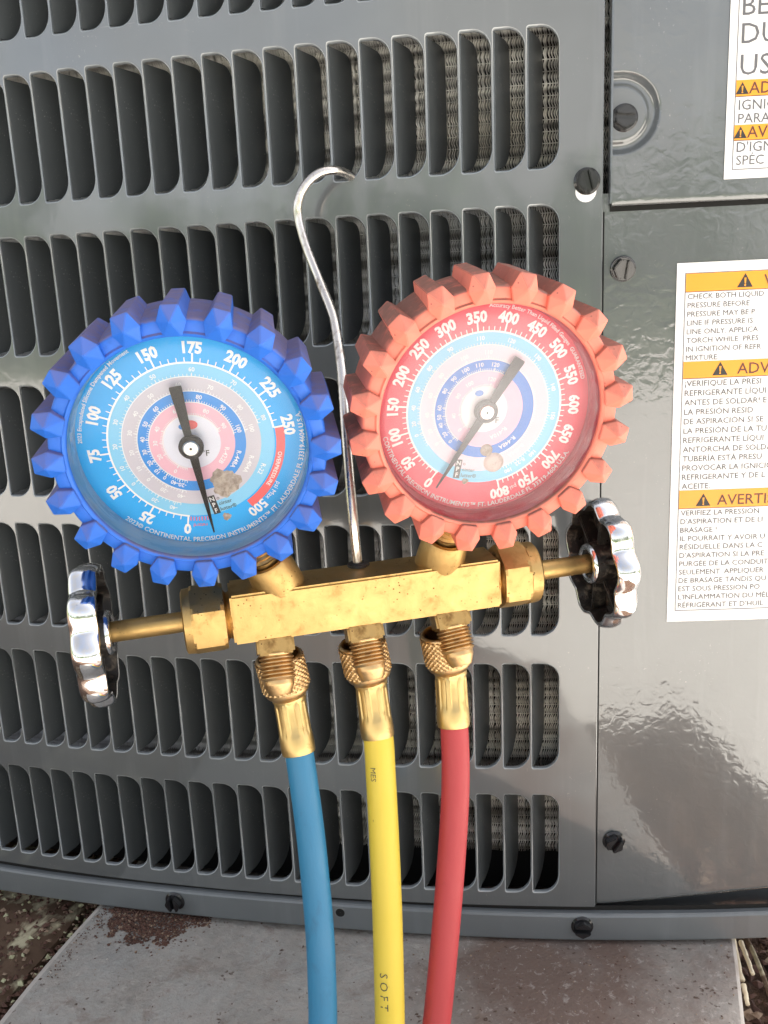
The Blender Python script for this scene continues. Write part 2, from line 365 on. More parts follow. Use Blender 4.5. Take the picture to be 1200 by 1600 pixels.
# ------------------------------------------------------------------ the bowed front of the cabinet
K = 0.3687
def W(x): return K*x*x
def wp(x, z, off=0.0):
    """point off metres proud of the sheet at (x, z)"""
    nx, ny = 2*K*x, -1.0; l = math.hypot(nx, ny)
    return Vector((x + nx/l*off, W(x) + ny/l*off, z))
PITCH, QR, HS = 0.0125, 0.0634615, 0.0495013
UNIT_TOP, SEAM, X_RIGHT, X_LEFT = 0.42, -0.3746, 0.345, -0.26

unit = bpy.data.objects.new('air_conditioner', None); col.objects.link(unit)
top(unit, 'big dark grey outdoor air conditioner with louvred front, filling the picture behind the gauges', 'air conditioner')

def louver_panel():
    v, f, nrm, fs = [], [], [], []
    idx = {}; lips = []
    def fv(x, z):                       # shared vertex on the front face
        key = (round(x*1e6), round(z*1e6))
        if key not in idx:
            idx[key] = len(v); v.append(wp(x, z)); l = math.hypot(2*K*x, 1); nrm.append((2*K*x/l, -1/l, 0))
        return idx[key]
    def arc(cx, cz, r, a0, a1, n):
        return [(cx + r*math.cos(R(a0+(a1-a0)*k/n)), cz + r*math.sin(R(a0+(a1-a0)*k/n))) for k in range(n+1)]
    zt = [QR*2 + (QR-HS)/2 - QR*k for k in range(8)] + [SEAM]    # row boundaries, rows -2..5
    for row in range(8):
        rr = row-2; z0, z1 = zt[row], zt[row+1]
        for i in range(-9, 18):
            xa, xb = i*PITCH, (i+1)*PITCH
            sx0, sx1, sz0, sz1 = xa+0.00055, xb-0.00055, -rr*QR, -rr*QR-HS
            j = random.uniform(-1, 1)*0.00012
            loop = (arc(sx0+0.0010, sz0-0.0010, 0.0010, 90, 180, 3)[::1] + arc(sx0+0.0009, sz1+0.0009, 0.0009, 180, 270, 3)
                    + arc(sx1-0.0050, sz1+0.0058, 0.0054, 270, 360, 7)[:0]
                    + [(sx1-0.0072*(1-math.sin(R(a))), sz1+0.0086*(1-math.cos(R(a)))) for a in range(0, 91, 10)]
                    + [(sx1-0.0066*(1-math.cos(R(a))), sz0-0.0066*(1-math.sin(R(a)))) for a in range(0, 91, 10)])
            cx, cz = (sx0+sx1)/2, (sz0+sz1)/2
            def grow(p, d):
                dx, dz = p[0]-cx, p[1]-cz
                ax = d if dx > 0 else -d; az = d if dz > 0 else -d
                return (p[0] + ax*min(1, abs(dx)/0.0035), p[1] + az*2.0*min(1, abs(dz)/(HS/2))**6)
            o = [grow(p, 0.00042) for p in loop]
            rect = [(xa, z0), (xa, z1), (xb, z1), (xb, z0)]
            allp = rect + o
            tri = tessellate_polygon([[Vector((x, z, 0)) for x, z in rect], [Vector((x, z, 0)) for x, z in o]])
            ids = [fv(*p) for p in allp]
            for t in tri: f.append(tuple(ids[k] for k in t)); fs.append(1)
            # rolled lip and cut edge
            n = len(loop); rings = []
            for g, dep, tilt in ((0.00042, 0.0, 0.25), (0.00012, 0.00018, 0.75), (0.0, 0.0006, 1.0), (0.0, 0.0015, 1.0)):
                base = len(v); rings.append(base)
                for p in loop:
                    q = grow(p, g); v.append(wp(q[0], q[1], -dep))
                    l = math.hypot(2*K*q[0], 1); fn = Vector((2*K*q[0]/l, -1/l, 0))
                    d = Vector((cx-p[0], 0, (cz-p[1])*0.25)); d.normalize(); nn = (fn*(1-tilt) + d*tilt).normalized(); nrm.append(tuple(nn))
            for a, b in zip(rings, rings[1:]):
                for k in range(n):
                    k2 = (k+1) % n; lips.append(len(f)); f.append((a+k, a+k2, b+k2, b+k)); fs.append(1)
    # plain margins: right stile, left end, top field
    xr = [0.225, 0.2325, 0.2405]
    zz = zt
    for a, b in zip(zz, zz[1:]):
        for c, d in zip(xr, xr[1:]): f.append((fv(c, a), fv(c, b), fv(d, b), fv(d, a))); fs.append(1)
        xl = [X_LEFT + (-0.1125-X_LEFT)*k/8 for k in range(9)]
        for c, d in zip(xl, xl[1:]): f.append((fv(c, a), fv(c, b), fv(d, b), fv(d, a))); fs.append(1)
    xs = [X_LEFT + (-0.1125-X_LEFT)*k/8 for k in range(8)] + [i*PITCH for i in range(-9, 19)] + xr[1:]
    for c, d in zip(xs, xs[1:]): f.append((fv(c, UNIT_TOP), fv(c, zz[0]), fv(d, zz[0]), fv(d, UNIT_TOP))); fs.append(1)
    # turned edges at the right and bottom
    def strip(pts_a, pts_b, n0, n1):
        base = len(v)
        for p in pts_a: v.append(p); nrm.append(n0)
        for p in pts_b: v.append(p); nrm.append(n1)
        m = len(pts_a)
        for k in range(m-1): f.append((base+k, base+k+1, base+m+k+1, base+m+k)); fs.append(1)
    zs = [UNIT_TOP] + zz
    ln = Vector((0.18, -1, 0)).normalized(); rt = Vector((1, 0.15, 0)).normalized(); mid = (ln+rt).normalized()
    strip([wp(0.2405, z, 0) for z in zs], [wp(0.2411, z, -0.0004) for z in zs], tuple(ln), tuple(mid))
    strip([wp(0.2411, z, -0.0004) for z in zs], [wp(0.2413, z, -0.0035) for z in zs], tuple(mid), tuple(rt))
    xb = xs + [0.2413]
    strip([wp(x, SEAM, 0) for x in xb], [wp(x, SEAM-0.0004, -0.0005) for x in xb], (0, -1, 0), (0, -.7, -.7))
    strip([wp(x, SEAM-0.0004, -0.0005) for x in xb], [wp(x, SEAM-0.0004, -0.004) for x in xb], (0, -.7, -.7), (0, 0, -1))
    me = bpy.data.meshes.new('louver_panel'); me.from_pydata(v, [], f); me.shade_smooth()
    # make every face look outwards (towards -y or into its slot)
    bm = bmesh.new(); bm.from_mesh(me)
    nl = [Vector(n) for n in nrm]; bm.faces.ensure_lookup_table()
    flip = [fc for fc in bm.faces if fc.normal.dot(nl[fc.verts[0].index] + nl[fc.verts[1].index] + nl[fc.verts[2].index]) < 0]
    bmesh.ops.reverse_faces(bm, faces=flip); bm.to_mesh(me); bm.free()
    me.normals_split_custom_set_from_vertices([tuple(n) for n in nrm])
    me.materials.append(M['paint']); me.materials.append(M['paint_lip'])
    for k in lips: me.polygons[k].material_index = 1
    return link('louver_panel', me, None, unit)
louver_panel()

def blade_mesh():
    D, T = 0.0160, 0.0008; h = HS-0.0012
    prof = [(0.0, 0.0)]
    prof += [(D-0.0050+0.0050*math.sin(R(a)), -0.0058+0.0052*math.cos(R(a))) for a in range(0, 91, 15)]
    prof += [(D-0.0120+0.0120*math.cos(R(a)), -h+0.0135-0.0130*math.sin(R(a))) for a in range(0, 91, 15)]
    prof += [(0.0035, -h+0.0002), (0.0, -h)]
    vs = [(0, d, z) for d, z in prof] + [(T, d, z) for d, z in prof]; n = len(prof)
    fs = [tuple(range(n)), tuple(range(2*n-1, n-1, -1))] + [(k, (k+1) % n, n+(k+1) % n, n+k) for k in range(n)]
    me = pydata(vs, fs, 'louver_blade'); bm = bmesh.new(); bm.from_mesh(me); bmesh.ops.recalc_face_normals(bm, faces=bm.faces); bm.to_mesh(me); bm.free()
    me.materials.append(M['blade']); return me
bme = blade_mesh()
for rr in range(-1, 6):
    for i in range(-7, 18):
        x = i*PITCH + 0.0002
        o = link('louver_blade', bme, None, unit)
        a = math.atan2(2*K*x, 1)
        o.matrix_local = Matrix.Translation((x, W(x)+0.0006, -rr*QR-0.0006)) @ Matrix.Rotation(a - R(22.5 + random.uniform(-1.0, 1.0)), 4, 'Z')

# coil: thin wavy fins, joined
def coil():
    zs = np.arange(0.12, -0.3565, -0.00073); nz = len(zs); step = 0.00100
    xs = np.arange(-0.11, 0.252, step); nx = len(xs)
    V = np.zeros((nx, nz, 3, 3), np.float32)
    wob = rng.normal(0, 1, (nx, 12)); dep = 0.0158
    for i, x in enumerate(xs):
        ph = 2*np.pi*zs/0.0044
        dx = 0.00034*np.sin(ph) + 0.00016*np.interp(zs[::-1], np.linspace(-0.36, 0.12, 12), wob[i])[::-1]
        dx = dx + (rng.random(nz) < 0.02)*rng.normal(0, 0.0003, nz)
        y = W(x) + dep + 0.0003*np.sin(ph*0.5 + i*0.7) + rng.normal(0, 0.00008, nz)
        wd = 0.00021 + 0.00005*rng.random(nz)
        V[i, :, 0, 0] = x + dx - wd; V[i, :, 0, 1] = y; V[i, :, 0, 2] = zs
        V[i, :, 1, 0] = x + dx + wd; V[i, :, 1, 1] = y + 0.0001; V[i, :, 1, 2] = zs
        V[i, :, 2, 0] = x + dx*0.6 + 0.0001; V[i, :, 2, 1] = y + 0.0040; V[i, :, 2, 2] = zs
    a = (np.arange(nx)[:, None]*nz + np.arange(nz-1)[None, :])*3
    F = np.concatenate([np.stack([a, a+1, a+4, a+3], -1).reshape(-1, 4), np.stack([a+1, a+2, a+5, a+4], -1).reshape(-1, 4)])
    V = V.reshape(-1, 3)
    # rows of little slit bridges between the fins
    rows = np.arange(0.12, -0.3565, -0.0044); bx = np.linspace(-0.11, 0.252, 60)
    vb, fb = [], []; base = len(V)
    for z in rows:
        for k, x in enumerate(bx):
            vb += [(x, W(x)+0.0165, z+0.00017), (x, W(x)+0.0165, z-0.00017)]
            if k: c = base+len(vb)-4; fb.append((c, c+1, c+3, c+2))
    V = np.vstack([V, np.array(vb, np.float32)]); F = np.vstack([F, np.array(fb)])
    me = bpy.data.meshes.new('coil_fins'); me.vertices.add(len(V)); me.vertices.foreach_set('co', V.ravel())
    me.loops.add(F.size); me.loops.foreach_set('vertex_index', F.astype(np.int32).ravel())
    me.polygons.add(len(F)); me.polygons.foreach_set('loop_start', np.arange(0, F.size, 4, dtype=np.int32)); me.update(calc_edges=True)
    link('coil_fins', me, M['coil'], unit, kind='stuff')
coil()

# cabinet shell behind the sheets (sides, back, roof, black core)
def shell():
    bm = bmesh.new()
    xs = [X_LEFT + (X_RIGHT-X_LEFT)*k/24 for k in range(25)]
    f = []
    def grid(off, z0, z1):
        a = [bm.verts.new(wp(x, z0, off)) for x in xs]; b = [bm.verts.new(wp(x, z1, off)) for x in xs]
        for k in range(24): bm.faces.new((a[k], b[k], b[k+1], a[k+1]))
    grid(-0.034, 0.40, -0.389)
    return bm_mesh(bm)
link('inner_core', shell(), M['void'], unit)
def cab():
    bm = bmesh.new(); n = 24
    xs = [X_LEFT + (X_RIGHT-X_LEFT)*k/n for k in range(n+1)]; Y = 0.62
    out = [Vector((x, W(x)+0.0005, 0)) for x in xs] + [Vector((X_RIGHT, Y, 0)), Vector((X_LEFT, Y, 0))]
    t = [bm.verts.new((p.x, p.y, UNIT_TOP)) for p in out]; b = [bm.verts.new((p.x, p.y, -0.389)) for p in out]
    m = len(out)
    for k in range(n, m): bm.faces.new((t[k], b[k], b[(k+1) % m], t[(k+1) % m]))
    bm.faces.new(t); 
    return bm_mesh(bm)
link('cabinet_shell', cab(), M['paint'], unit)

def sheet(name, x0, x1, z0, z1, off, mat, nx=20, nz=40, disp=None, turn=0.003, xs=None, zs=None):
    if xs is None: xs = np.linspace(x0, x1, nx+1); zs = np.linspace(z1, z0, nz+1)
    nx, nz = len(xs)-1, len(zs)-1; vs, fs = [], []
    for z in zs:
        for x in xs: vs.append(wp(x, z, off - (disp(x, z) if disp else 0)))
    for j in range(nz):
        for i in range(nx): a = j*(nx+1)+i; fs.append((a, a+nx+1, a+nx+2, a+1))
    def edge(pts):                      # rounded return along an edge: list of (x, z, dx, dz)
        base = len(vs); m = len(pts); prof = [(0, 0), (0.0005, 0.00015), (0.0008, 0.0006), (0.0008, turn)]
        for (o_, d_) in prof:
            for (x, z, dx, dz) in pts: vs.append(wp(x+dx*o_, z+dz*o_, off-d_))
        for r_ in range(len(prof)-1):
            for k in range(m-1): fs.append((base+r_*m+k, base+r_*m+k+1, base+(r_+1)*m+k+1, base+(r_+1)*m+k))
    edge([(x0, z, -1, 0) for z in zs]); edge([(x, z0, 0, -1) for x in xs])
    me = pydata(vs, fs); bm = bmesh.new(); bm.from_mesh(me); bmesh.ops.remove_doubles(bm, verts=bm.verts, dist=1e-6)
    bmesh.ops.recalc_face_normals(bm, faces=bm.faces)
    if sum(f.normal.y for f in bm.faces) > 0: bmesh.ops.reverse_faces(bm, faces=bm.faces)
    bm.to_mesh(me); bm.free(); me.shade_smooth()
    return link(name, me, mat, unit)
def ss(a, b, x):
    t = min(1, max(0, (x-a)/(b-a))); return t*t*(3-2*t)
def dimple(x, z):
    cx, cz = 0.2470, -0.0320; dx = max(0, x-cx); r = math.hypot(dx, z-cz)
    g = ss(0.0148, 0.0122, r)*0.0024 - ss(0.0112, 0.0092, r)*0.0010
    return g + 0.0005*ss(0.300, 0.345, x)
def lower_bend(x, z):                  # foot of the side panel bends in, deeper towards the right
    zb = -0.3745 + 0.10*max(0, x-0.245)
    t = min(1, max(0, (zb+0.002-z)/0.012)); return 0.0120*t*t*t*(t*(6*t-15)+10)
sheet('service_panel', 0.2442, X_RIGHT, -0.0641, UNIT_TOP, 0.0012, M['paint_peel'], 0, 0, dimple, 0.006,
      np.concatenate([np.arange(0.2442, 0.2630, 0.0003), np.linspace(0.2630, X_RIGHT, 40)]),
      np.concatenate([np.linspace(UNIT_TOP, -0.0140, 120), np.arange(-0.0143, -0.0500, -0.0003), np.linspace(-0.0503, -0.0641, 8)]))
sheet('side_panel', 0.2395, X_RIGHT, -0.3860, -0.060, -0.0022, M['paint_peel'], 40, 240, lower_bend, 0.004)

# black strips that paint in the shade of the seams between sheets
def gap(name, x0, x1, z0, z1, off, n=40):
    P = Print(); P.rect(x0, x1, z0, z1, lambda x, z: wp(x, z, off), n); return P.build(name, M['void'], unit)
# base rail
def rail():
    prof = [(-0.0035, -0.3768), (0.0010, -0.3768), (0.0019, -0.3772), (0.0024, -0.3780), (0.0024, -0.3896), (0.0019, -0.3904), (0.0008, -0.3907), (-0.004, -0.3907)]
    xs = [X_LEFT + (X_RIGHT+0.01-X_LEFT)*k/80 for k in range(81)]; vs, fs = [], []
    hx, hz, hr = 0.1222, -0.3808, 0.0023
    for x in xs:
        for o_, z in prof: vs.append(wp(x, z + 0.0006*math.sin(x*19), o_))
    m = len(prof)
    for i in range(len(xs)-1):
        for k in range(m-1): a = i*m+k; fs.append((a, a+1, a+m+1, a+m))
    me = pydata(vs, fs); bm = bmesh.new(); bm.from_mesh(me); bmesh.ops.recalc_face_normals(bm, faces=bm.faces)
    if sum(f.normal.y*f.calc_area() for f in bm.faces) > 0: bmesh.ops.reverse_faces(bm, faces=bm.faces)
    bm.to_mesh(me); bm.free(); sharp(me, 15)
    r = link('base_rail', me, M['rail'], unit)
    vs, fs = lathe([(0.0001, 0.0), (0.0022, 0.0), (0.0026, 0.0002), (0.0029, 0.0)], 24, '-Y')
    me = pydata(vs, fs); me.shade_smooth(); l = wp(hx, hz, 0.00245)
    me.materials.append(M['void']); me.materials.append(M['rail'])
    for i, p in enumerate(me.polygons): p.material_index = 0 if i < 24 else 1
    o = link('rail_hole', me, None, unit); o.location = l; o.rotation_euler = (0, 0, math.atan(2*K*hx))
rail()

# screws: washer flange, hex head, raised slot walls
def screw_mesh():
    bm = bmesh.new()
    prof = [(0.0, 0.0008), (0.0046, 0.0008), (0.0050, 0.0005), (0.0051, 0.0)]
    vs, fs = lathe([(max(r, 1e-5), h) for r, h in prof], 32, '-Y')
    mv = [bm.verts.new(v) for v in vs]
    for f in fs: bm.faces.new([mv[i] for i in f])
    def hexpart(x0, x1, y0, y1, R0=0.0043):
        pts = []
        for k in range(7*6):
            pass
        poly = [(R0*math.cos(R(60*k)), R0*math.sin(R(60*k))) for k in range(6)]
        # clip the hexagon to x in [x0, x1]
        def clip(poly, sgn, lim):
            out = []
            for i in range(len(poly)):
                a, b = poly[i], poly[(i+1) % len(poly)]; ia, ib = sgn*a[0] <= sgn*lim, sgn*b[0] <= sgn*lim
                if ia: out.append(a)
                if ia != ib: t = (lim-a[0])/(b[0]-a[0]); out.append((lim, a[1]+t*(b[1]-a[1])))
            return out
        poly = clip(clip(poly, 1, x1), -1, x0)
        a = [bm.verts.new((p[0], -y0, p[1])) for p in poly]; b = [bm.verts.new((p[0]*0.95, -y1, p[1]*0.95)) for p in poly]
        n = len(poly); bm.faces.new(b)
        for k in range(n): bm.faces.new((a[k], a[(k+1) % n], b[(k+1) % n], b[k]))
    hexpart(-0.0043, -0.0010, 0.0006, 0.0040); hexpart(0.0010, 0.0043, 0.0006, 0.0040); hexpart(-0.0010, 0.0010, 0.0006, 0.0018)
    bmesh.ops.recalc_face_normals(bm, faces=bm.faces)
    me = bm_mesh(bm, 'screw'); bm = bmesh.new(); bm.from_mesh(me)
    bmesh.ops.bevel(bm, geom=[e for e in bm.edges if len(e.link_faces) == 2 and e.calc_face_angle(0) > 0.6], offset=0.00032, segments=2, affect='EDGES')
    bm.to_mesh(me); bm.free(); sharp(me, 30); me.materials.append(M['screw']); return me
scm = screw_mesh()
for (x, z, off, rot, tilt) in ((0.2486, -0.0334, -0.0002, 96, 0), (0.2350, -0.0553, 0.0001, -14, 0), (0.2493, -0.0885, -0.0021, 8, 6), (0.2493, -0.3415, -0.0021, 32, 5), (0.2349, -0.3831, 0.0025, 92, 0), (0.0380, -0.3822, 0.0025, -4, 4)):
    o = link('screw', scm, None, unit)
    o.matrix_local = Matrix.Translation(wp(x, z, off)) @ Matrix.Rotation(math.atan(2*K*x), 4, 'Z') @ Matrix.Rotation(R(tilt), 4, 'X') @ Matrix.Rotation(R(rot), 4, 'Y')
vs, fs = lathe([(1e-5, 0.0), (0.0040, 0.0)], 24, '-Y')
o = link('screw_slot', pydata(vs, fs), M['white_hole'], unit, label='white half moon of an open slot under a screw')
o.location = wp(0.2346, -0.0590, 0.0002); o.rotation_euler = (0, 0, math.atan(2*K*0.2346))

gap('seam_shade', 0.2440, X_RIGHT, -0.0668, -0.0646, -0.0019)  # black strip laid as the shadow line under the service panel
gap('seam_shade', 0.24135, 0.2420, -0.3745, -0.0668, -0.0018, 1)
gap('seam_shade', X_LEFT, X_RIGHT, -0.3772, -0.3748, -0.0012)
# ------------------------------------------------------------------ warning labels
def flat(off):
    return lambda x, z: wp(x, z, off)
def at(x, z, off):
    return lambda a, b: wp(x+a, z+b, off)
def label_sheet(x0, x1, z0, z1, off, label):
    P = Print(); P.rect(x0, x1, z0, z1, flat(off), 14)
    o = P.build('warning_label', M['label_white'], unit, label=label); return o
def triangle(P, Q, x, z, h, off):
    P.add([(-h*0.56, 0), (h*0.56, 0), (0, h)], [(0, 1, 2)], at(x, z, off))
    Q.add([(-h*0.045, h*0.26), (h*0.045, h*0.26), (h*0.075, h*0.68), (-h*0.075, h*0.68)], [(0, 1, 2, 3)], at(x, z, off+0.0001))
    Q.add([(h*0.07*math.cos(R(a)), h*0.15+h*0.07*math.sin(R(a))) for a in range(0, 360, 45)], [tuple(range(8))], at(x, z, off+0.0001))
XE = 0.338
o1 = label_sheet(0.2698, XE, -0.2357, -0.0873, -0.0018, 'tall white warning label with three orange banners on the lower panel')
of = -0.00165
Pf, Pt = Print(), Print()
PIECES = (('orange_banner', 'label_orange'), ('banner_rule', 'maroon_print'), ('warning_triangle', 'black_print'), ('exclamation_mark', 'label_orange'), ('banner_lettering', 'maroon_print'))
def frame(P, x0, x1, z0, z1, t, off):
    P.rect(x0, x0+t, z0, z1, flat(off)); P.rect(x0+t, x1, z1-t, z1, flat(off), 14); P.rect(x0+t, x1, z0, z0+t, flat(off), 14)
frame(Pf, 0.2730, XE-0.002, -0.2308, -0.0912, 0.00028, of)
heads = ((-0.0914, -0.0983, 'WARNING', 0.2926, 0.0140), (-0.1256, -0.1322, 'ADVERTENCIA', 0.2858, 0.0084), (-0.1783, -0.1859, 'AVERTISSEMENT', 0.2827, 0.0084))
for z1, z0, t, xt, _ in heads:
    Po, Pr, Pb, Pw, Ph = (Print() for _ in range(5))
    Po.rect(0.2733, XE-0.0023, z0, z1, flat(of), 14)
    Pr.rect(0.2733, XE-0.0023, z0-0.00028, z0, flat(of), 14)
    if z1 > -0.1: tx, lx = 0.2957, 0.3028
    elif z1 > -0.13: tx, lx = 0.2876, 0.2942
    else: tx, lx = 0.2830, 0.2885
    triangle(Pb, Pw, tx, z0+0.0008, 0.0053, of+0.0001)
    Ph.text(t[:4] if z1 > -0.1 else t[:5] if z1 > -0.13 else t[:7], 0.0045, at(lx, z0+0.0011, of+0.0001), 0.004, squeeze=1.0)
    for P, (nm, mt) in zip((Po, Pr, Pb, Pw, Ph), PIECES): P.build(nm, M[mt], o1)
blocks = ((-0.0983, -0.1256, ['CHECK BOTH LIQUID', 'PRESSURE BEFORE', 'PRESSURE MAY BE P', 'LINE IF PRESSURE IS', 'LINE ONLY. APPLICA', 'TORCH WHILE  PRES', 'IN IGNITION OF REFR', 'MIXTURE.']),
          (-0.1322, -0.1783, ['¡VERIFIQUE LA PRESI', 'REFRIGERANTE LÍQUI', 'ANTES DE SOLDAR! E', 'LA PRESIÓN RESID', 'DE ASPIRACIÓN SI SE', 'LA PRESIÓN DE LA TU', 'REFRIGERANTE LÍQUI', 'ANTORCHA DE SOLDA', 'TUBERÍA ESTÁ PRESU', 'PROVOCAR LA IGNICIÓ', 'REFRIGERANTE Y DE L', 'ACEITE.']),
          (-0.1859, -0.2300, ['VERIFIEZ LA PRESSION', "D'ASPIRATION ET DE LI", 'BRASAGE !', 'IL POURRAIT Y AVOIR U', 'RÉSIDUELLE DANS LA C', "D'ASPIRATION SI LA PRE", 'PURGÉE DE LA CONDUIT', 'SEULEMENT. APPLIQUER', 'DE BRASAGE TANDIS QU', 'EST SOUS PRESSION PO', "L'INFLAMMATION DU MÉL", "RÉFRIGÉRANT ET D'HUIL"]))
for z1, z0, lines in blocks:
    pit = (z1-z0)/len(lines)
    for k, s in enumerate(lines):
        Pt.text(s, pit*0.62, at(0.2742, z1-pit*(k+0.84), of), 0.0, squeeze=1.02)
for P, nm, mt in ((Pf, 'printed_frame', 'grey_print'), (Pt, 'printed_lettering', 'faded_print')):
    P.build(nm, M[mt], o1)
# upper label
o2 = label_sheet(0.2850, XE, -0.0575, 0.060, 0.0016, 'white warning label on the upper panel with two thin orange banners')
of = 0.00175
Pf, Pt = Print(), Print()
frame(Pf, 0.2878, XE-0.002, -0.0543, 0.0575, 0.00028, of)
for z1, z0, t in ((-0.0230, -0.0285, 'ADVE'), (-0.0385, -0.0438, 'AVER')):
    Po, Pr, Pb, Pw, Ph = (Print() for _ in range(5))
    Po.rect(0.2881, XE-0.0023, z0, z1, flat(of), 14)
    Pr.rect(0.2881, XE-0.0023, z0-0.00028, z0, flat(of), 14)
    triangle(Pb, Pw, 0.2903, z0+0.0006, 0.0042, of+0.0001)
    Ph.text(t, 0.0042, at(0.2927, z0+0.0007, of+0.0001), 0.004)
    for P, (nm, mt) in zip((Po, Pr, Pb, Pw, Ph), PIECES): P.build(nm, M[mt], o2)
for s, x, z, c in (('BE', 0.2893, -0.0012, 0.0070), ('DU', 0.2893, -0.0106, 0.0072), ('US', 0.2893, -0.0213, 0.0074), ('IGNIC', 0.2893, -0.0333, 0.0037), ('PARA', 0.2893, -0.0379, 0.0035), ("D'IGN", 0.2892, -0.0480, 0.0037), ('SPÉC', 0.2892, -0.0526, 0.0035)):
    Pt.text(s, c, at(x, z, of), 0.0)
for P, nm, mt in ((Pf, 'printed_frame', 'grey_print'), (Pt, 'printed_lettering', 'grey_print')):
    P.build(nm, M[mt], o2)

# ------------------------------------------------------------------ ground, slab, litter
gm = pydata([(-150, -150, -0.44), (150, -150, -0.44), (150, 150, -0.44), (-150, 150, -0.44)], [(0, 1, 2, 3)])
g = link('ground', gm, M['ground'], kind='structure')
def slab():
    bm = bmesh.new(); x0, x1, y0, y1, z0, z1 = -0.0095, 0.3035, -0.32, 0.70, -0.45, -0.3930
    nx, ny = 60, 200
    xs = np.linspace(x0+0.004, x1-0.002, nx+1); ys = np.linspace(y0, y1, ny+1)
    g = [[bm.verts.new((x + 0.0016*math.sin(y*33)*(1 if i in (0, nx) else 0), y, z1 + 0.0004*math.sin(x*37+y*21))) for i, x in enumerate(xs)] for y in ys]
    for j in range(ny):
        for i in range(nx): f = bm.faces.new((g[j][i], g[j][i+1], g[j+1][i+1], g[j+1][i]))
    for i, s, e in ((0, -1, 0.0040), (nx, 1, 0.0020)):
        mid = [bm.verts.new((g[j][i].co.x + s*e*0.8, g[j][i].co.y, z1-0.0016)) for j in range(ny+1)]
        low = [bm.verts.new((g[j][i].co.x + s*e, g[j][i].co.y, z0)) for j in range(ny+1)]
        for j in range(ny):
            a = bm.faces.new((g[j][i], g[j+1][i], mid[j+1], mid[j])); b = bm.faces.new((mid[j], mid[j+1], low[j+1], low[j])); a.material_index = b.material_index = 1
    fr = [bm.verts.new((v.co.x, y0, z0)) for v in g[0]]
    for i in range(nx): bm.faces.new((g[0][i], g[0][i+1], fr[i+1], fr[i])).material_index = 1
    bmesh.ops.recalc_face_normals(bm, faces=bm.faces)
    me = bm_mesh(bm); me.materials.append(M['concrete']); me.materials.append(M['concrete_edge']); me.shade_smooth(); me.set_sharp_from_angle(angle=R(40))
    return link('concrete_pad', me, None, kind='structure')
slab()
def crumbs(name, pts, size, mats, kind='stuff', flat_=0.6, parent=None):
    """angular crumbs: squashed random octahedra"""
    vs, fs, mi = [], [], []
    for (x, y, z) in pts:
        s = random.uniform(*size); b = len(vs); a = random.uniform(0, math.pi); ca, sa = math.cos(a), math.sin(a); e = random.uniform(0.5, 1.0)
        for (u, v_, w_) in ((1, 0, 0), (0, e, 0), (-1, 0, 0), (0, -e, 0), (0, 0, flat_), (0, 0, -flat_)):
            u += random.uniform(-.25, .25); v_ += random.uniform(-.25, .25); w_ += random.uniform(-.2, .2)
            vs.append((x + s*(u*ca - v_*sa), y + s*(u*sa + v_*ca), z + s*w_))
        m = random.choices(range(len(mats)), [q[1] for q in mats])[0]
        for f in ((0, 1, 4), (1, 2, 4), (2, 3, 4), (3, 0, 4), (1, 0, 5), (2, 1, 5), (3, 2, 5), (0, 3, 5)): fs.append(tuple(b+i for i in f)); mi.append(m)
    me = pydata(vs, fs)
    for q in mats: me.materials.append(q[0])
    me.polygons.foreach_set('material_index', mi)
    return link(name, me, None, parent, kind=kind)
pts = []
while len(pts) < 4200:                     # mound of dark crumbs under the rail
    x, y = random.uniform(-0.004, 0.060), random.uniform(-0.028, 0.012)
    cx = 0.026; d = ((x-cx)/0.028)**2 + ((y-0.008)/0.029)**2
    edge = d + 0.35*math.sin(x*410+1)*0.5 + 0.3*math.sin(y*700)*0.4
    if edge < 1 or (edge < 1.7 and random.random() < 0.05): pts.append((x, y, -0.3926 + max(0, 1-d)*0.0016*random.random()))
m1 = crumbs('dirt_crumbs', pts, (0.0003, 0.00095), ((M['chip1'], 8), (M['chip2'], 1)))
top(m1, 'mound of dark brown crumbs on the slab under the rail', 'dirt')
pts = [(random.uniform(-0.006, 0.30), random.uniform(-0.12, 0.03), -0.3927) for _ in range(420)]
pts += [(-0.0045 + abs(random.gauss(0, 0.003)), random.uniform(-0.05, 0.01), -0.3927) for _ in range(160)]
pts += [(random.gauss(0.225, 0.04), random.uniform(-0.10, 0.03), -0.3927) for _ in range(500)]
m2 = crumbs('slab_grit', [p for p in pts if -0.006 < p[0] < 0.300], (0.00015, 0.0006), ((M['chip1'], 7), (M['chip2'], 3), (M['concrete_edge'], 1)))
top(m2, 'scattered brown and pale grit over the concrete slab', 'grit')
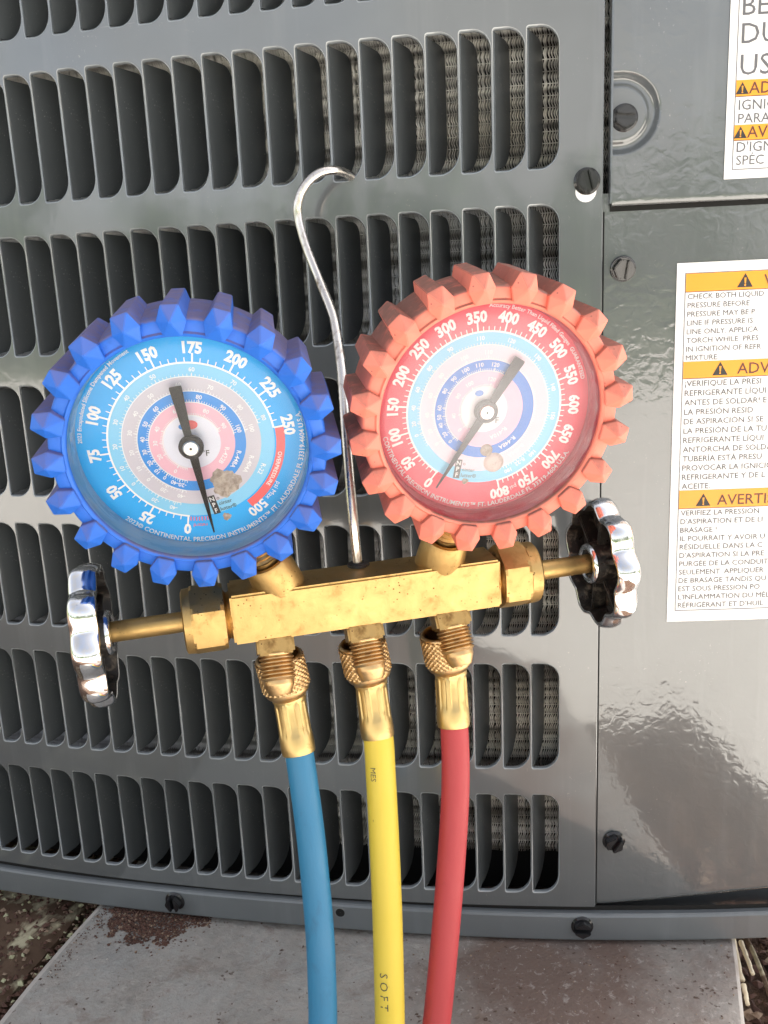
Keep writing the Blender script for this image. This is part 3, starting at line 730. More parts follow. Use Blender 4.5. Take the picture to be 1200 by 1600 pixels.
# weathered board left of the slab, with a mulch seam between
def board(x0, x1, y0, y1, z, name, label, mat):
    bm = bmesh.new(); nx, ny = 16, 90; h = {}
    for j in range(ny+1):
        for i in range(nx+1):
            x = x0+(x1-x0)*i/nx; y = y0+(y1-y0)*j/ny
            e = min(i, nx-i); dz = -0.003 if e == 0 else (-0.0006 if e == 1 else 0)
            h[i, j] = bm.verts.new((x + 0.10*(y+0.03)*0, y, z + dz + random.uniform(-0.0006, 0.0006)))
    for j in range(ny):
        for i in range(nx): bm.faces.new((h[i, j], h[i+1, j], h[i+1, j+1], h[i, j+1]))
    for i, s in ((0, -1), (nx, 1)):
        low = [bm.verts.new((h[i, j].co.x, h[i, j].co.y, z-0.035)) for j in range(ny+1)]
        for j in range(ny): bm.faces.new((h[i, j], h[i, j+1], low[j+1], low[j]))
    low = [bm.verts.new((h[i, 0].co.x, y0, z-0.035)) for i in range(nx+1)]
    for i in range(nx): bm.faces.new((h[i, 0], h[i+1, 0], low[i+1], low[i]))
    bmesh.ops.recalc_face_normals(bm, faces=bm.faces)
    me = bm_mesh(bm); sharp(me, 60); o = link(name, me, mat); top(o, label, 'board'); return o
board(-0.15, -0.0265, -0.24, 0.30, -0.4050, 'weathered_board', 'lichen covered old board lying left of the concrete slab', M['lichen'])
pts = [(random.uniform(-0.0245, -0.009), random.uniform(-0.16, 0.10), random.uniform(-0.412, -0.404)) for _ in range(1500)]
pts += [(random.uniform(-0.15, -0.027), random.uniform(-0.16, 0.10), -0.4045) for _ in range(2600)]
m3 = crumbs('mulch', pts, (0.0007, 0.0021), ((M['chip1'], 8), (M['chip2'], 4), (M['chip3'], 3)))
top(m3, 'bark crumbs and lichen flakes over the old board left of the slab', 'mulch')
# earth filling beside the slab
def bank(x0, x1, name):
    n = 40; vs, fs = [], []
    for j in range(n+1):
        for i in range(n+1):
            vs.append((x0+(x1-x0)*i/n, -0.25+0.6*j/n, -0.425 + random.uniform(-0.004, 0.004)))
    for j in range(n):
        for i in range(n): a = j*(n+1)+i; fs.append((a, a+1, a+n+2, a+n+1))
    me = pydata(vs, fs); me.shade_smooth(); return link(name, me, M['ground'], kind='structure')
bank(-0.30, -0.0085, 'soil'); bank(0.3020, 0.43, 'soil')
pts = [(random.uniform(0.304, 0.40), random.uniform(-0.06, 0.14), random.uniform(-0.424, -0.417)) for _ in range(900)]
m4 = crumbs('leaf_litter', pts, (0.0012, 0.0042), ((M['chip1'], 7), (M['chip2'], 2)), flat_=0.25)
top(m4, 'rust brown leaf litter in the gap right of the slab', 'litter')
def twig(a, b, r, mat, name, label, cat, bend=0.004):
    a, b = Vector(a), Vector(b); pts = []
    for k in range(7):
        t = k/6; p = a.lerp(b, t) + Vector((random.uniform(-1, 1), random.uniform(-1, 1), random.uniform(-.3, 1)))*bend*0.35
        pts.append(p)
    me = tube_mesh(catmull(pts, 3), lambda t: 0.72*r*(1+0.06*math.sin(t*21))*(1-0.25*t), 8); me.shade_smooth()
    o = link(name, me, mat); top(o, label, cat); return o
twig((0.3115, 0.110, -0.415), (0.3205, -0.010, -0.412), 0.0019, M['lichen'], 'twig', 'long mottled twig lying beside the right edge of the slab', 'twig')
for a, b, r, lab in (((0.3058, 0.083, -0.413), (0.3062, 0.060, -0.411), 0.0021, 'upper pale straw stub against the right edge of the slab'),
                     ((0.3066, 0.058, -0.411), (0.3078, 0.030, -0.411), 0.0021, 'longest pale straw stalk against the right edge of the slab'),
                     ((0.3080, 0.027, -0.411), (0.3084, 0.015, -0.411), 0.0017, 'short pale straw stub lowest along the slab edge'),
                     ((0.3108, 0.058, -0.412), (0.3128, 0.034, -0.410), 0.0018, 'pale straw stalk between the slab edge and the mottled twig'),
                     ((0.3205, 0.095, -0.412), (0.3200, 0.080, -0.410), 0.0026, 'pale straw stub right of the mottled twig by the frame edge')):
    twig(a, b, r, M['straw'], 'straw', lab, 'straw', 0.0008)
# unseen pale paving added for bounce and lens glare; trees mirrored in the gloss
def plate(name, x0, x1, y0, y1, z, mat):
    return link(name, pydata([(x0, y0, z), (x1, y0, z), (x1, y1, z), (x0, y1, z)], [(0, 1, 2, 3)]), mat, kind='structure')
link('path', pydata([(x, y, -0.434) for x, y in ((0.42, 0.3), (5.0, 0.3), (5.0, -3.4), (-4.5, -3.4), (-4.5, -1.15), (0.0, -0.72), (0.30, -0.42))], [(0, 6, 5, 4, 3, 2, 1)]), M['bounce_paving'], kind='structure')
def woodland():
    P_ = []
    for c in range(95):
        a = R(random.uniform(-75, 75)); d = random.uniform(6, 10); cx, cy = d*math.sin(a), -d*math.cos(a)
        cz, rad = random.uniform(-0.35, 0.75), random.uniform(0.40, 0.80)
        n = 130; q = rng.normal(0, 1, (n, 3)); q /= np.linalg.norm(q, axis=1)[:, None]; q *= rad*rng.random((n, 1))**0.35
        P_.append(q*[1, 1, 0.9] + [cx, cy, cz])
    C_ = np.concatenate(P_); n = len(C_); t = rng.normal(0, 1, (n, 2, 3)); t /= np.linalg.norm(t, axis=2)[..., None]; sz = rng.uniform(0.05, 0.11, (n, 1))
    V = np.stack([C_ - t[:, 0]*sz, C_ + t[:, 1]*sz*0.6, C_ + t[:, 0]*sz, C_ - t[:, 1]*sz*0.6], 1).reshape(-1, 3)
    me = pydata(V, [(4*k, 4*k+1, 4*k+2, 4*k+3) for k in range(n)]); return link('woodland', me, M['leaves'], kind='stuff', label='green trees across the path, seen only as green patches mirrored in the panels')
woodland()

# ------------------------------------------------------------------ gauge manifold
S = 0.88
G = Matrix.Translation(CAM) @ Matrix.Scale(S, 4) @ Matrix.Translation(-CAM)
def pose(o, n, u, v):
    m = Matrix.Identity(4)
    for i in range(3): m[i][0], m[i][1], m[i][2], m[i][3] = u[i], -n[i], v[i], o[i]
    return m
def basis(tilt, yaw, roll=0):
    a, b = R(tilt), R(yaw); n = Vector((math.sin(b)*math.cos(a), -math.cos(b)*math.cos(a), math.sin(a)))
    u = Vector((0, 0, 1)).cross(n).normalized(); v = n.cross(u); r = R(roll)
    return n, u*math.cos(r)+v*math.sin(r), v*math.cos(r)-u*math.sin(r)
n_, u_, v_ = basis(-2, 26, 2)
BAR = pose((0.14714177, -0.02250016, -0.21062201), n_, u_, v_)
man = bpy.data.objects.new('manifold_gauge_set', None); col.objects.link(man)
top(man, 'brass manifold with a blue and a salmon gauge, hanging by its hook from the louvres', 'gauge set')
mw = G @ BAR
man.location = mw.translation; man.rotation_mode = 'QUATERNION'; man.rotation_quaternion = (BAR.to_3x3()).to_quaternion(); man.scale = (S,)*3
mm = 0.001
ZA = -1.2*mm                            # height of the valve axis in the bar frame
# body
bm = bmesh.new(); box_bm(bm, -50.5*mm, 57.5*mm, -10.0*mm, 10.0*mm, -10.4*mm, 9.6*mm, 0.9*mm)
me = bm_mesh(bm)
bm = bmesh.new(); bm.from_mesh(me)
for v in bm.verts:                      # slight casting unevenness
    v.co.z += 0.0002*math.sin(v.co.x*90)
bm.to_mesh(me); bm.free(); sharp(me, 30); link('manifold_body', me, M['brass'], man)
def cyl(name, p0, p1, prof, mat, seg=40, parent=man, rfun=None, sh=35):
    """prof: [(t 0..1 or metres, radius)] along p0->p1"""
    p0, p1 = Vector(p0), Vector(p1); L = (p1-p0).length
    pr = [(r, t*L) for t, r in prof]
    me = lathe_mesh([(max(r, 1e-5), h) for r, h in pr], seg, rfun=rfun); sharp(me, sh)
    return link(name, me, mat, parent, local=frame_to(p1-p0, p0))
# gauge sockets
bB0, bB1 = Vector((-30.4, -0.4, 8.6))*mm, Vector((-34.9, -3.1, 20.4))*mm
bR0, bR1 = Vector((34.6, -0.4, 8.6))*mm, Vector((36.8, -5.6, 20.6))*mm
for a, b in ((bB0, bB1), (bR0, bR1)):
    cyl('gauge_socket', a, b, [(-0.10, 9.9*mm), (0.4, 9.7*mm), (0.93, 9.1*mm), (1.0, 8.6*mm), (1.0, 6.9*mm), (0.7, 6.4*mm)], M['brass'])
    d = (b-a).normalized()
    cyl('threaded_neck', a+d*0.002, b+d*0.011, [(0, 5.8*mm)] + [(0.55+0.045*k, (6.2 if k % 2 else 5.5)*mm) for k in range(10)] + [(1, 5.4*mm)], M['brass_dark'], 32)
# valve bonnets (flange + hexagon), stems
def bonnet(sx):
    a, b, c = ((-68.8, -65.4, -52.8) if sx < 0 else (75.4, 70.2, 58.8))
    cyl('bonnet_flange', (a*mm, 0, ZA), (b*mm, 0, ZA), [(0, 1e-5), (0, 11.6*mm), (0.15, 12.6*mm), (1.0, 12.9*mm), (1.0, 1e-5)], M['brass'], 48)
    bm = bmesh.new(); x0, x1 = sorted((b*mm, c*mm)); rings = []
    for x, rr in ((x0, 13.4), (x0+0.9*mm, 14.2), (x1-1.4*mm, 14.2), (x1, 12.9)):
        ring = []
        for k in range(36):             # hexagon with a flat to the front, corners turned down at the ends
            t = R(k*10); hexr = 12.55/max(math.cos((t % (math.pi/3)) - math.pi/6), 0.5); r_ = min(hexr, rr)*mm
            ring.append(bm.verts.new((x, -r_*math.sin(t+R(60)+0), ZA + r_*math.cos(t+R(60)))))
        rings.append(ring)
    for p, q in zip(rings, rings[1:]):
        for k in range(36): bm.faces.new((p[k], p[(k+1) % 36], q[(k+1) % 36], q[k]))
    bm.faces.new(rings[0]); bm.faces.new(rings[-1]); bmesh.ops.recalc_face_normals(bm, faces=bm.faces)
    me = bm_mesh(bm); sharp(me, 22); link('bonnet_nut', me, M['brass'], man)
    cyl('bonnet_neck', (c*mm, 0, ZA), ((c-2.6*(-1 if sx < 0 else 1)*1)*mm, 0, ZA), [(0, 10.6*mm), (0.4, 9.0*mm), (1, 9.6*mm)], M['brass_dark'], 32)
    s0, s1 = ((-66, -98) if sx < 0 else (72, 101.5))
    cyl('valve_stem', (s0*mm, 0, ZA), (s1*mm, 0, ZA), [(0, 4.0*mm), (0.97, 4.0*mm), (1, 3.6*mm)], M['brass'], 32)
bonnet(-1); bonnet(1)
# hand wheels
def wheel(x_in, sgn, rot):
    seg = 216; NL = 9
    def lobe(t, r, h):
        k = (0.5+0.5*math.cos(NL*(t+rot)))**0.75
        return r*(1 - 0.115*(1-k)*min(1, (r/0.022)**3))
    H = 10.6*mm; Ro = 28.2*mm
    outer = [(0.0, H+0.0012), (0.010, H+0.0012), (0.018, H+0.0004), (Ro-0.0035, H-0.0001), (Ro-0.0018, H-0.0007), (Ro-0.0006, H-0.0020), (Ro, H-0.0042), (Ro, 0.0040), (Ro-0.0006, 0.0018), (Ro-0.0013, 0.0005), (Ro-0.0021, 0.0), (Ro-0.0029, 0.0004)]
    inner = [(Ro-0.0029, 0.0004), (Ro-0.0033, 0.0014), (Ro-0.0039, H-0.0026), (Ro-0.0050, H-0.0018), (0.0095, H-0.0016), (0.0089, 0.0010), (0.0085, -0.0004), (0.0060, -0.0008), (0.0044, -0.0006), (0.0040, 0.002)]
    m = Matrix.Translation((x_in*mm, 0, ZA)) @ Matrix.Rotation(R(90)*sgn, 4, 'Y')
    me = lathe_mesh([(max(r, 1e-5), h) for r, h in outer], seg, rfun=lobe); me.shade_smooth()
    o = link('hand_wheel', me, M['chrome'], man, local=m)
    me = lathe_mesh([(max(r, 1e-5), h) for r, h in inner], seg, rfun=lobe); sharp(me, 40)
    link('wheel_hollow', me, M['wheel_dark'], o)
    bm = bmesh.new()
    for k in range(6):
        b2 = bmesh.new(); box_bm(b2, 0.0086, 0.0236, -0.0011, 0.0011, 0.0028, H-0.002, 0.0004)
        bmesh.ops.rotate(b2, verts=b2.verts, matrix=Matrix.Rotation(R(60*k+12), 3, 'Z')); t = bpy.data.meshes.new('t'); b2.to_mesh(t); b2.free(); bm.from_mesh(t)
    link('wheel_web', bm_mesh(bm), M['wheel_dark'], o)
    vs = lathe_mesh([(0.0060, -0.0010), (0.0066, -0.0016), (0.0080, -0.0015), (0.0087, -0.0004), (0.0087, 0.0006)], 48); vs.shade_smooth()
    link('hub_ring', vs, M['chrome'], o)
wheel(-97.2, -1, 0.12); wheel(100.2, 1, 0.30)
# front flare stubs
for x, dx in ((-35.0, -0.02), (0.6, 0.03), (36.4, 0.075)):
    a = Vector((x, -2.0, -9.8))*mm; d = Vector((dx, -0.44, -0.897)).normalized()
    bm = bmesh.new(); box_bm(bm, -7.3*mm, 7.3*mm, -6.6*mm, 6.6*mm, -3*mm, 9.4*mm, 0.9*mm)
    me = bm_mesh(bm); sharp(me, 30); link('stub_base', me, M['brass_dark'], man, local=frame_to(d, a))
    prof = [(0.0, 6.4*mm), (0.04, 6.4*mm)]
    for k in range(6): prof += [(0.07+k*0.092, 6.0*mm), (0.105+k*0.092, 6.95*mm), (0.128+k*0.092, 6.95*mm)]
    prof += [(0.65, 6.0*mm), (0.74, 6.0*mm), (0.76, 5.9*mm), (0.97, 4.5*mm), (1.0, 4.1*mm), (0.99, 3.4*mm), (0.80, 3.3*mm), (0.80, 1e-5)]
    cyl('flare_stub', a+d*8.8*mm, a+d*25.0*mm, prof, M['brass_knurl'], 40, sh=40)
for x, y in ((-32.0, 6.0), (1.5, 6.0), (36.0, 6.0)):
    cyl('hose_port', (x*mm, y*mm, -8*mm), (x*mm, y*mm, -23*mm), [(0, 4.8*mm), (1, 4.6*mm)], M['brass_dark'], 24)
# hook
hook = [(2.6, 6.4, -2.0), (2.6, 8.4, 12.0), (2.6, 10.4, 31.3), (4.1, 20.1, 61.0), (6.5, 32.9, 85.4), (7.4, 43.9, 100.3), (7.3, 50.7, 108.5), (4.7, 60.9, 121.3), (1.3, 67.7, 135.0), (-0.7, 71.2, 147.2), (-0.2, 71.4, 155.1), (3.8, 71.0, 161.9), (10.4, 71.8, 166.3), (17.9, 74.6, 167.2), (24.8, 82.5, 165.8), (29.2, 90.3, 163.1)]
me = tube_mesh(catmull([Vector(p)*mm for p in hook], 8), lambda t: (2.05 if t < 0.46 else 1.9)*mm, 20); me.shade_smooth(); link('hook', me, M['steel'], man)
vs = lathe_mesh([(4.6*mm, 0), (4.4*mm, 0.9*mm), (2.0*mm, 1.3*mm)], 24); link('hook_collar', vs, M['wheel_dark'], man, local=Matrix.Translation((2.6*mm, 7.0*mm, 9.6*mm)))

# ---- gauges
def tooth_mesh():
    out = [(-2.9, 41.3), (-4.8, 46.2), (-2.8, 51.6), (2.8, 51.6), (4.8, 46.2), (2.9, 41.3)]
    bm = bmesh.new(); f = [bm.verts.new((x*mm, 0.9*mm, z*mm)) for x, z in out]
    g = [bm.verts.new((x*0.86*mm, 29*mm, (z-1.2 if z > 45 else 43)*mm)) for x, z in out]
    ap = bm.verts.new((0.0, -2.9*mm, 46.8*mm)); n = 6
    for k in range(n):
        bm.faces.new((f[k], f[(k+1) % n], ap)); bm.faces.new((f[(k+1) % n], f[k], g[k], g[(k+1) % n]))
    bm.faces.new(g[::-1]); bmesh.ops.recalc_face_normals(bm, faces=bm.faces)
    bmesh.ops.bevel(bm, geom=list(bm.edges), offset=0.20*mm, segments=2, affect='EDGES')
    me = bm_mesh(bm, 'grip_tooth'); sharp(me, 25); return me
def pol(r, deg, y):
    return Vector((r*math.sin(R(deg))*mm, y*mm, r*math.cos(R(deg))*mm))
def gauge(C, tilt, yaw, phase, cfg):
    n, u, v = basis(tilt, yaw); mg = pose(C, n, u, v); loc = BAR.inverted() @ mg
    red = cfg['red']; rub = M['red_rubber'] if red else M['blue_rubber']
    # case (part) parents everything else of the gauge
    me = lathe_mesh([(1e-5, -14.2*mm), (39.0*mm, -14.2*mm), (39.5*mm, -14.6*mm), (39.5*mm, -33*mm), (37*mm, -35*mm), (1e-5, -35.4*mm)], 64, '-Y'); sharp(me, 40)
    case = link('pressure_gauge', me, M['wheel_dark'], man, local=loc, label=('salmon red' if red else 'blue') + ' booted pressure gauge')
    # boot
    def scal(t, r, h):
        return r
    prof = [(40.5, -4.6), (40.6, -3.4), (41.0, -2.9), (41.8, -2.6), (42.4, -3.3), (45.6, -3.1), (46.4, -3.6), (46.8, -4.6), (46.8, -29.4), (46.2, -30.4), (39.4, -30.8), (39.2, -34.0)]
    me = lathe_mesh([(r*mm, h*mm) for r, h in prof], 120, '-Y'); sharp(me, 50)
    link('rubber_boot', me, rub, case)
    tm = cfg['tooth']
    for k in range(20):
        o = link('grip_tooth', tm, None, case); o.matrix_local = Matrix.Rotation(R(phase+18*k + random.uniform(-.5, .5)), 4, 'Y')
    # seams between teeth: small recessed pads on the rim
    # dial plate of concentric colour rings
    rings = cfg['rings']; seg = 128; vs, fs, mi = [], [], []; yb = 13.5
    rad = [1e-3] + [r for r, _ in rings]
    for r in rad:
        for k in range(seg): vs.append(pol(r, 360*k/seg, yb))
    for j in range(len(rings)):
        for k in range(seg): k2 = (k+1) % seg; fs.append((j*seg+k, j*seg+k2, (j+1)*seg+k2, (j+1)*seg+k)); mi.append(j)
    me = pydata(vs, fs); 
    for _, mt in rings: me.materials.append(mt)
    me.polygons.foreach_set('material_index', mi); link('dial_plate', me, None, case)
    # scale print
    P = Print(); yp = yb-0.12
    def arcband(P, r0, r1, a0, a1, y=yp):
        nseg = max(2, int((a1-a0)/2)); v_, f_ = [], []
        for k in range(nseg+1):
            a = a0+(a1-a0)*k/nseg; v_ += [(r0, a), (r1, a)]
            if k: f_.append((2*k-2, 2*k-1, 2*k+1, 2*k))
        P.add(v_, f_, lambda r, a: pol(r, a, y))
    def tick(P, r0, r1, a, w_, y=yp):
        P.add([(-w_/2, r0), (w_/2, r0), (w_/2, r1), (-w_/2, r1)], [(0, 1, 2, 3)], lambda s, r: pol(math.hypot(s, r), a+math.degrees(math.atan2(s, r)), y))
    def arctext(P, s, r, a, cap, bold=0.0, align='C', inward=False, y=yp, sq=1.0):
        # baseline on radius r; inward=True runs along the bottom, tops towards the centre
        if inward: fn = lambda x, h: pol(r-h, a-math.degrees(x/r), y)
        else: fn = lambda x, h: pol(r+h, a+math.degrees(x/(r+cap/2)), y)
        return P.text(s, cap, fn, bold, align, sq)
    a0, st = cfg['a0'], cfg['step']
    arcband(P, 28.6, 29.25, a0-1, cfg['aend'])
    nt_ = len(cfg['nums'])
    nmaj = cfg['nmaj']
    for k in range(nmaj*5+1):
        a = a0 + st*k/5
        if k % 5 == 0: tick(P, 29.2, 32.3, a, 0.62)
        else: tick(P, 29.2, 30.7, a, 0.34)
    for s, a in cfg['nums']: arctext(P, s, 32.4, a, 3.95, 0.045, sq=0.92)
    for s, r, a, c, b in cfg['extra']: arctext(P, s, r, a, c, b)
    for s, r, a, c, inw, al in cfg['ringtext']: arctext(P, s, r, a, c, 0.012, al, inw)
    # inner temperature scales
    for (rl, rn, marks, ends) in cfg['inner']:
        arcband(P, rl-0.16, rl+0.16, ends[0], ends[1])
        a = ends[0]
        while a < ends[1]:
            tick(P, rl, rl+0.9, a, 0.18); a += cfg['istep']
        for s, aa in marks:
            tick(P, rl, rl+1.3, aa, 0.28); arctext(P, s, rn, aa, 1.55, 0.018)
    P.build('white_scale', M['white_print'], case)
    if cfg.get('redarc'):
        P = Print(); arcband(P, 29.3, 32.4, *cfg['redarc']); P.build('red_overpressure_arc', M['red_print'], case)
        P = Print(); arctext(P, 'OVERPRESSURE', 30.1, 113, 1.5, 0.01, y=yp-0.1); P.build('arc_lettering', M['white_print'], case)
        P = Print()
        for k in range(1, 8): tick(P, 29.2, 30.8, a0-1.9*k, 0.35)
        arctext(P, 'retard', 32.0, a0-8, 1.5, 0.0); P.build('retard_marks', M['red_print'], case)
    P = Print(); Q = Print()
    rr_, aa_ = cfg['npf']; c0 = pol(rr_, aa_, 0)/mm; tl = R(cfg['npftilt'])
    def np_(x, z, dy=0): return lambda a, b: Vector(((c0.x + (x+a)*math.cos(tl)-(z+b)*math.sin(tl))*mm, (yp-dy)*mm, (c0.z+(x+a)*math.sin(tl)+(z+b)*math.cos(tl))*mm))
    P.rect(-1.25, 1.25, -3.6, 3.9, np_(0, 0)); 
    for k, s in enumerate('NPF'): Q.text(s, 1.75, np_(0, 1.7-2.35*k, 0.08), 0.02, 'C')
    for k, s in enumerate(('o', 'ointer', 'lutter®')): P.text(s, 1.55, np_(1.7, 1.75-2.35*k), 0.004, 'L', 0.95)
    P.text('°F', 2.3, lambda a, b: Vector(((3.0+a)*mm, yp*mm, (-5.4+b)*mm)), 0.01)
    P.build('black_lettering', M['black_print'] if not red else M['grey_print'], case); Q.build('white_lettering', M['white_print'], case)
    # maker's roundel near the hub
    for (x, z, r_, mt) in cfg['roundel']:
        P = Print(); P.add([(r_*math.cos(R(t)), r_*0.7*math.sin(R(t))) for t in range(0, 360, 20)], [tuple(range(18))], lambda a, b: Vector(((x+a)*mm, (yp-0.02)*mm, (z+b)*mm)))
        P.build('roundel', mt, case)
    # plugs / blobs stuck on the dial
    for (r_, a, rad_, mt, lumpy) in cfg['blobs']:
        c_ = pol(r_, a, yb); th = 0.45 if lumpy else 1.0; prof = [(0, 1.0*th), (rad_*0.55, 0.95*th), (rad_*0.85, 0.6*th), (rad_, 0.0)]
        fn = (lambda t, r, h: r*(1+0.12*math.sin(3*t+1)+0.08*math.sin(7*t)+0.05*math.sin(13*t+2))) if lumpy else None
        me = lathe_mesh([(max(p*mm, 1e-5), h*mm) for p, h in prof], 32, '-Y', fn); me.shade_smooth()
        o = link('dial_plug', me, mt, case); o.location = c_
    # needle
    yn = cfg['ny']; an = cfg['needle']; bm = bmesh.new()
    out = [(-0.25, 34.0), (0.25, 34.0), (1.15, 13), (1.5, 4.3), (1.3, -4.0), (2.15, -21.5), (2.0, -22.3), (-2.0, -22.3), (-2.15, -21.5), (-1.3, -4.0), (-1.5, 4.3), (-1.15, 13)]
    a = [bm.verts.new((x*mm, -0.15*mm, z*mm)) for x, z in out]; b = [bm.verts.new((x*mm, 0.2*mm, z*mm)) for x, z in out]
    bm.faces.new(a); bm.faces.new(b[::-1])
    for k in range(len(out)): bm.faces.new((a[k], a[(k+1) % 12], b[(k+1) % 12], b[k]))
    bmesh.ops.recalc_face_normals(bm, faces=bm.faces); me = bm_mesh(bm)
    ndl = link('needle', me, M['needle_glare'] if red else M['needle'], case, local=Matrix.Translation((0, yn*mm, 0)) @ Matrix.Rotation(R(an), 4, 'Y'))
    me = lathe_mesh([(1e-5, 1.0*mm), (4.0*mm, 1.0*mm), (4.3*mm, 0.6*mm), (4.3*mm, -0.9*mm)], 40, '-Y'); sharp(me, 30); link('needle_boss', me, M['needle_glare'] if red else M['needle'], ndl)
    me = lathe_mesh([(1e-5, 1.7*mm), (2.4*mm, 1.7*mm), (2.8*mm, 1.3*mm), (2.8*mm, 0.9*mm)], 32, '-Y'); sharp(me, 40); link('needle_pin', me, M['silver'], ndl)
    me = lathe_mesh([(1e-5, 1.78*mm), (0.5*mm, 1.78*mm)], 12, '-Y'); link('pin_dot', me, M['needle'], ndl)
    # lens and its skirt
    me = lathe_mesh([(1e-5, -2.0*mm), (20*mm, -2.1*mm), (34*mm, -2.5*mm), (38.6*mm, -2.9*mm), (39.7*mm, -3.3*mm), (40.3*mm, -4.4*mm)], 96, '-Y'); me.shade_smooth()
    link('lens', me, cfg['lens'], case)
    me = lathe_mesh([(40.5*mm, -4.4*mm), (40.2*mm, -6*mm), (39.9*mm, -9*mm), (39.7*mm, -13.8*mm)], 96, '-Y'); me.shade_smooth()
    link('lens_skirt', me, cfg['skirt'], case)
    return case
def dialmat(name, c): return dirty(name, c, tuple(x*0.85+0.08 for x in c), (0.6, 0.9), 90, (0.4, 0.55))
B0 = dialmat('dial_azure', (0.0, 0.38, 0.86)); B1 = dialmat('dial_light_blue', (0.22, 0.58, 0.84)); B2 = dialmat('dial_grey_pink', (0.60, 0.56, 0.62))
B3 = dialmat('dial_mid_blue', (0.01, 0.26, 0.74)); B4 = dialmat('dial_pink', (0.84, 0.46, 0.56)); B5 = dialmat('dial_white', (0.78, 0.78, 0.88))
R0 = dialmat('dial_crimson', (0.82, 0.10, 0.145)); R2 = dialmat('dial_blush', (0.80, 0.66, 0.76)); R1 = dialmat('dial_sky', (0.26, 0.62, 0.86)); R3 = dialmat('dial_royal', (0.03, 0.20, 0.70)); R4 = dialmat('dial_pale_pink', (0.86, 0.50, 0.66)); R5 = dialmat('dial_bright_white', (0.86, 0.86, 0.90))  # lighter blush, pink and white rings: glare painted into the red dial's print
skb = dirty('scuffed_clear_blue', (0.34, 0.48, 0.62), (0.50, 0.54, 0.58), (0.45, 0.68), 60, (0.15, 0.5), stretch=(0.5, 3, 0.5), coat=0.5)
skr = dirty('scuffed_clear_red', (0.52, 0.09, 0.12), (0.66, 0.42, 0.45), (0.52, 0.72), 60, (0.15, 0.5), stretch=(0.5, 3, 0.5), coat=0.5)
def tooth(mt):
    me = tooth_mesh(); me.materials.append(mt); return me
WP = M['white_print']
blue_cfg = dict(red=False, tooth=tooth(M['blue_rubber']), a0=189.25, step=25.31, nmaj=10, aend=442.5,
    nums=[(str(25*k), 189.25+25.31*k) for k in range(11)], extra=[('500', 32.3, 142.5, 3.75, 0.028), ('psi Max', 33.0, 127.5, 1.9, 0.0)],
    rings=[(9.9, B5), (14.9, B4), (18.7, B3), (24.0, B2), (28.7, B1), (40.4, B0)],
    ringtext=[('2023 Encapsulated Silicone Dampened Movement', 37.5, 303, 1.45, False, 'C'),
              ('2023© CONTINENTAL PRECISION INSTRUMENTS™ FT. LAUDERDALE FL 33319-4604 U.S.A.', 39.3, 224, 1.85, True, 'L'),
              ('R-22', 25.3, 116.6, 1.7, False, 'C'), ('R-404A', 20.4, 117, 1.7, False, 'C'), ('R-448A', 15.7, 117, 1.7, False, 'C'), ('R-422B', 11.4, 118, 1.7, False, 'C')],
    inner=[(24.1, 25.9, [('-40', 201), ('-20', 216), ('0', 237), ('10', 252), ('20', 270), ('30', 290), ('40', 311), ('50', 337), ('60', 366), ('70', 398), ('80', 433)], (196, 436)),
           (18.9, 20.7, [('-40', 197), ('-20', 214), ('0', 232), ('10', 246), ('20', 263), ('30', 283), ('40', 303), ('50', 326), ('60', 354), ('70', 383), ('80', 416), ('100', 439)], (193, 442)),
           (14.9, 16.3, [('-20-40', 203), ('0', 221), ('10', 233), ('20', 246), ('30', 261), ('40', 277), ('50', 297), ('60', 320), ('80', 374), ('90', 404), ('100', 436)], (193, 442)),
           (10.1, 12.0, [('0', 214), ('20', 248), ('30', 272), ('40', 296), ('60', 340), ('80', 28), ('90', 64)], (196, 430))],
    istep=3.2, redarc=(82.9, 144.6), npf=(25.4, 168.5), npftilt=14, roundel=[(0.2, 6.6, 2.4, M['red_print']), (-2.6, 6.0, 1.5, B3)],
    blobs=[(19.0, 148.5, 5.3, M['beige'], True), (31.2, 163.0, 1.5, M['beige'], True)],
    needle=172.6, ny=9.0, skirt=skb, lens=lens_mat('scuffed_lens', 0.008, (0.92, 0.92, 0.95, 1), (-0.004, 0.0, -0.008)))
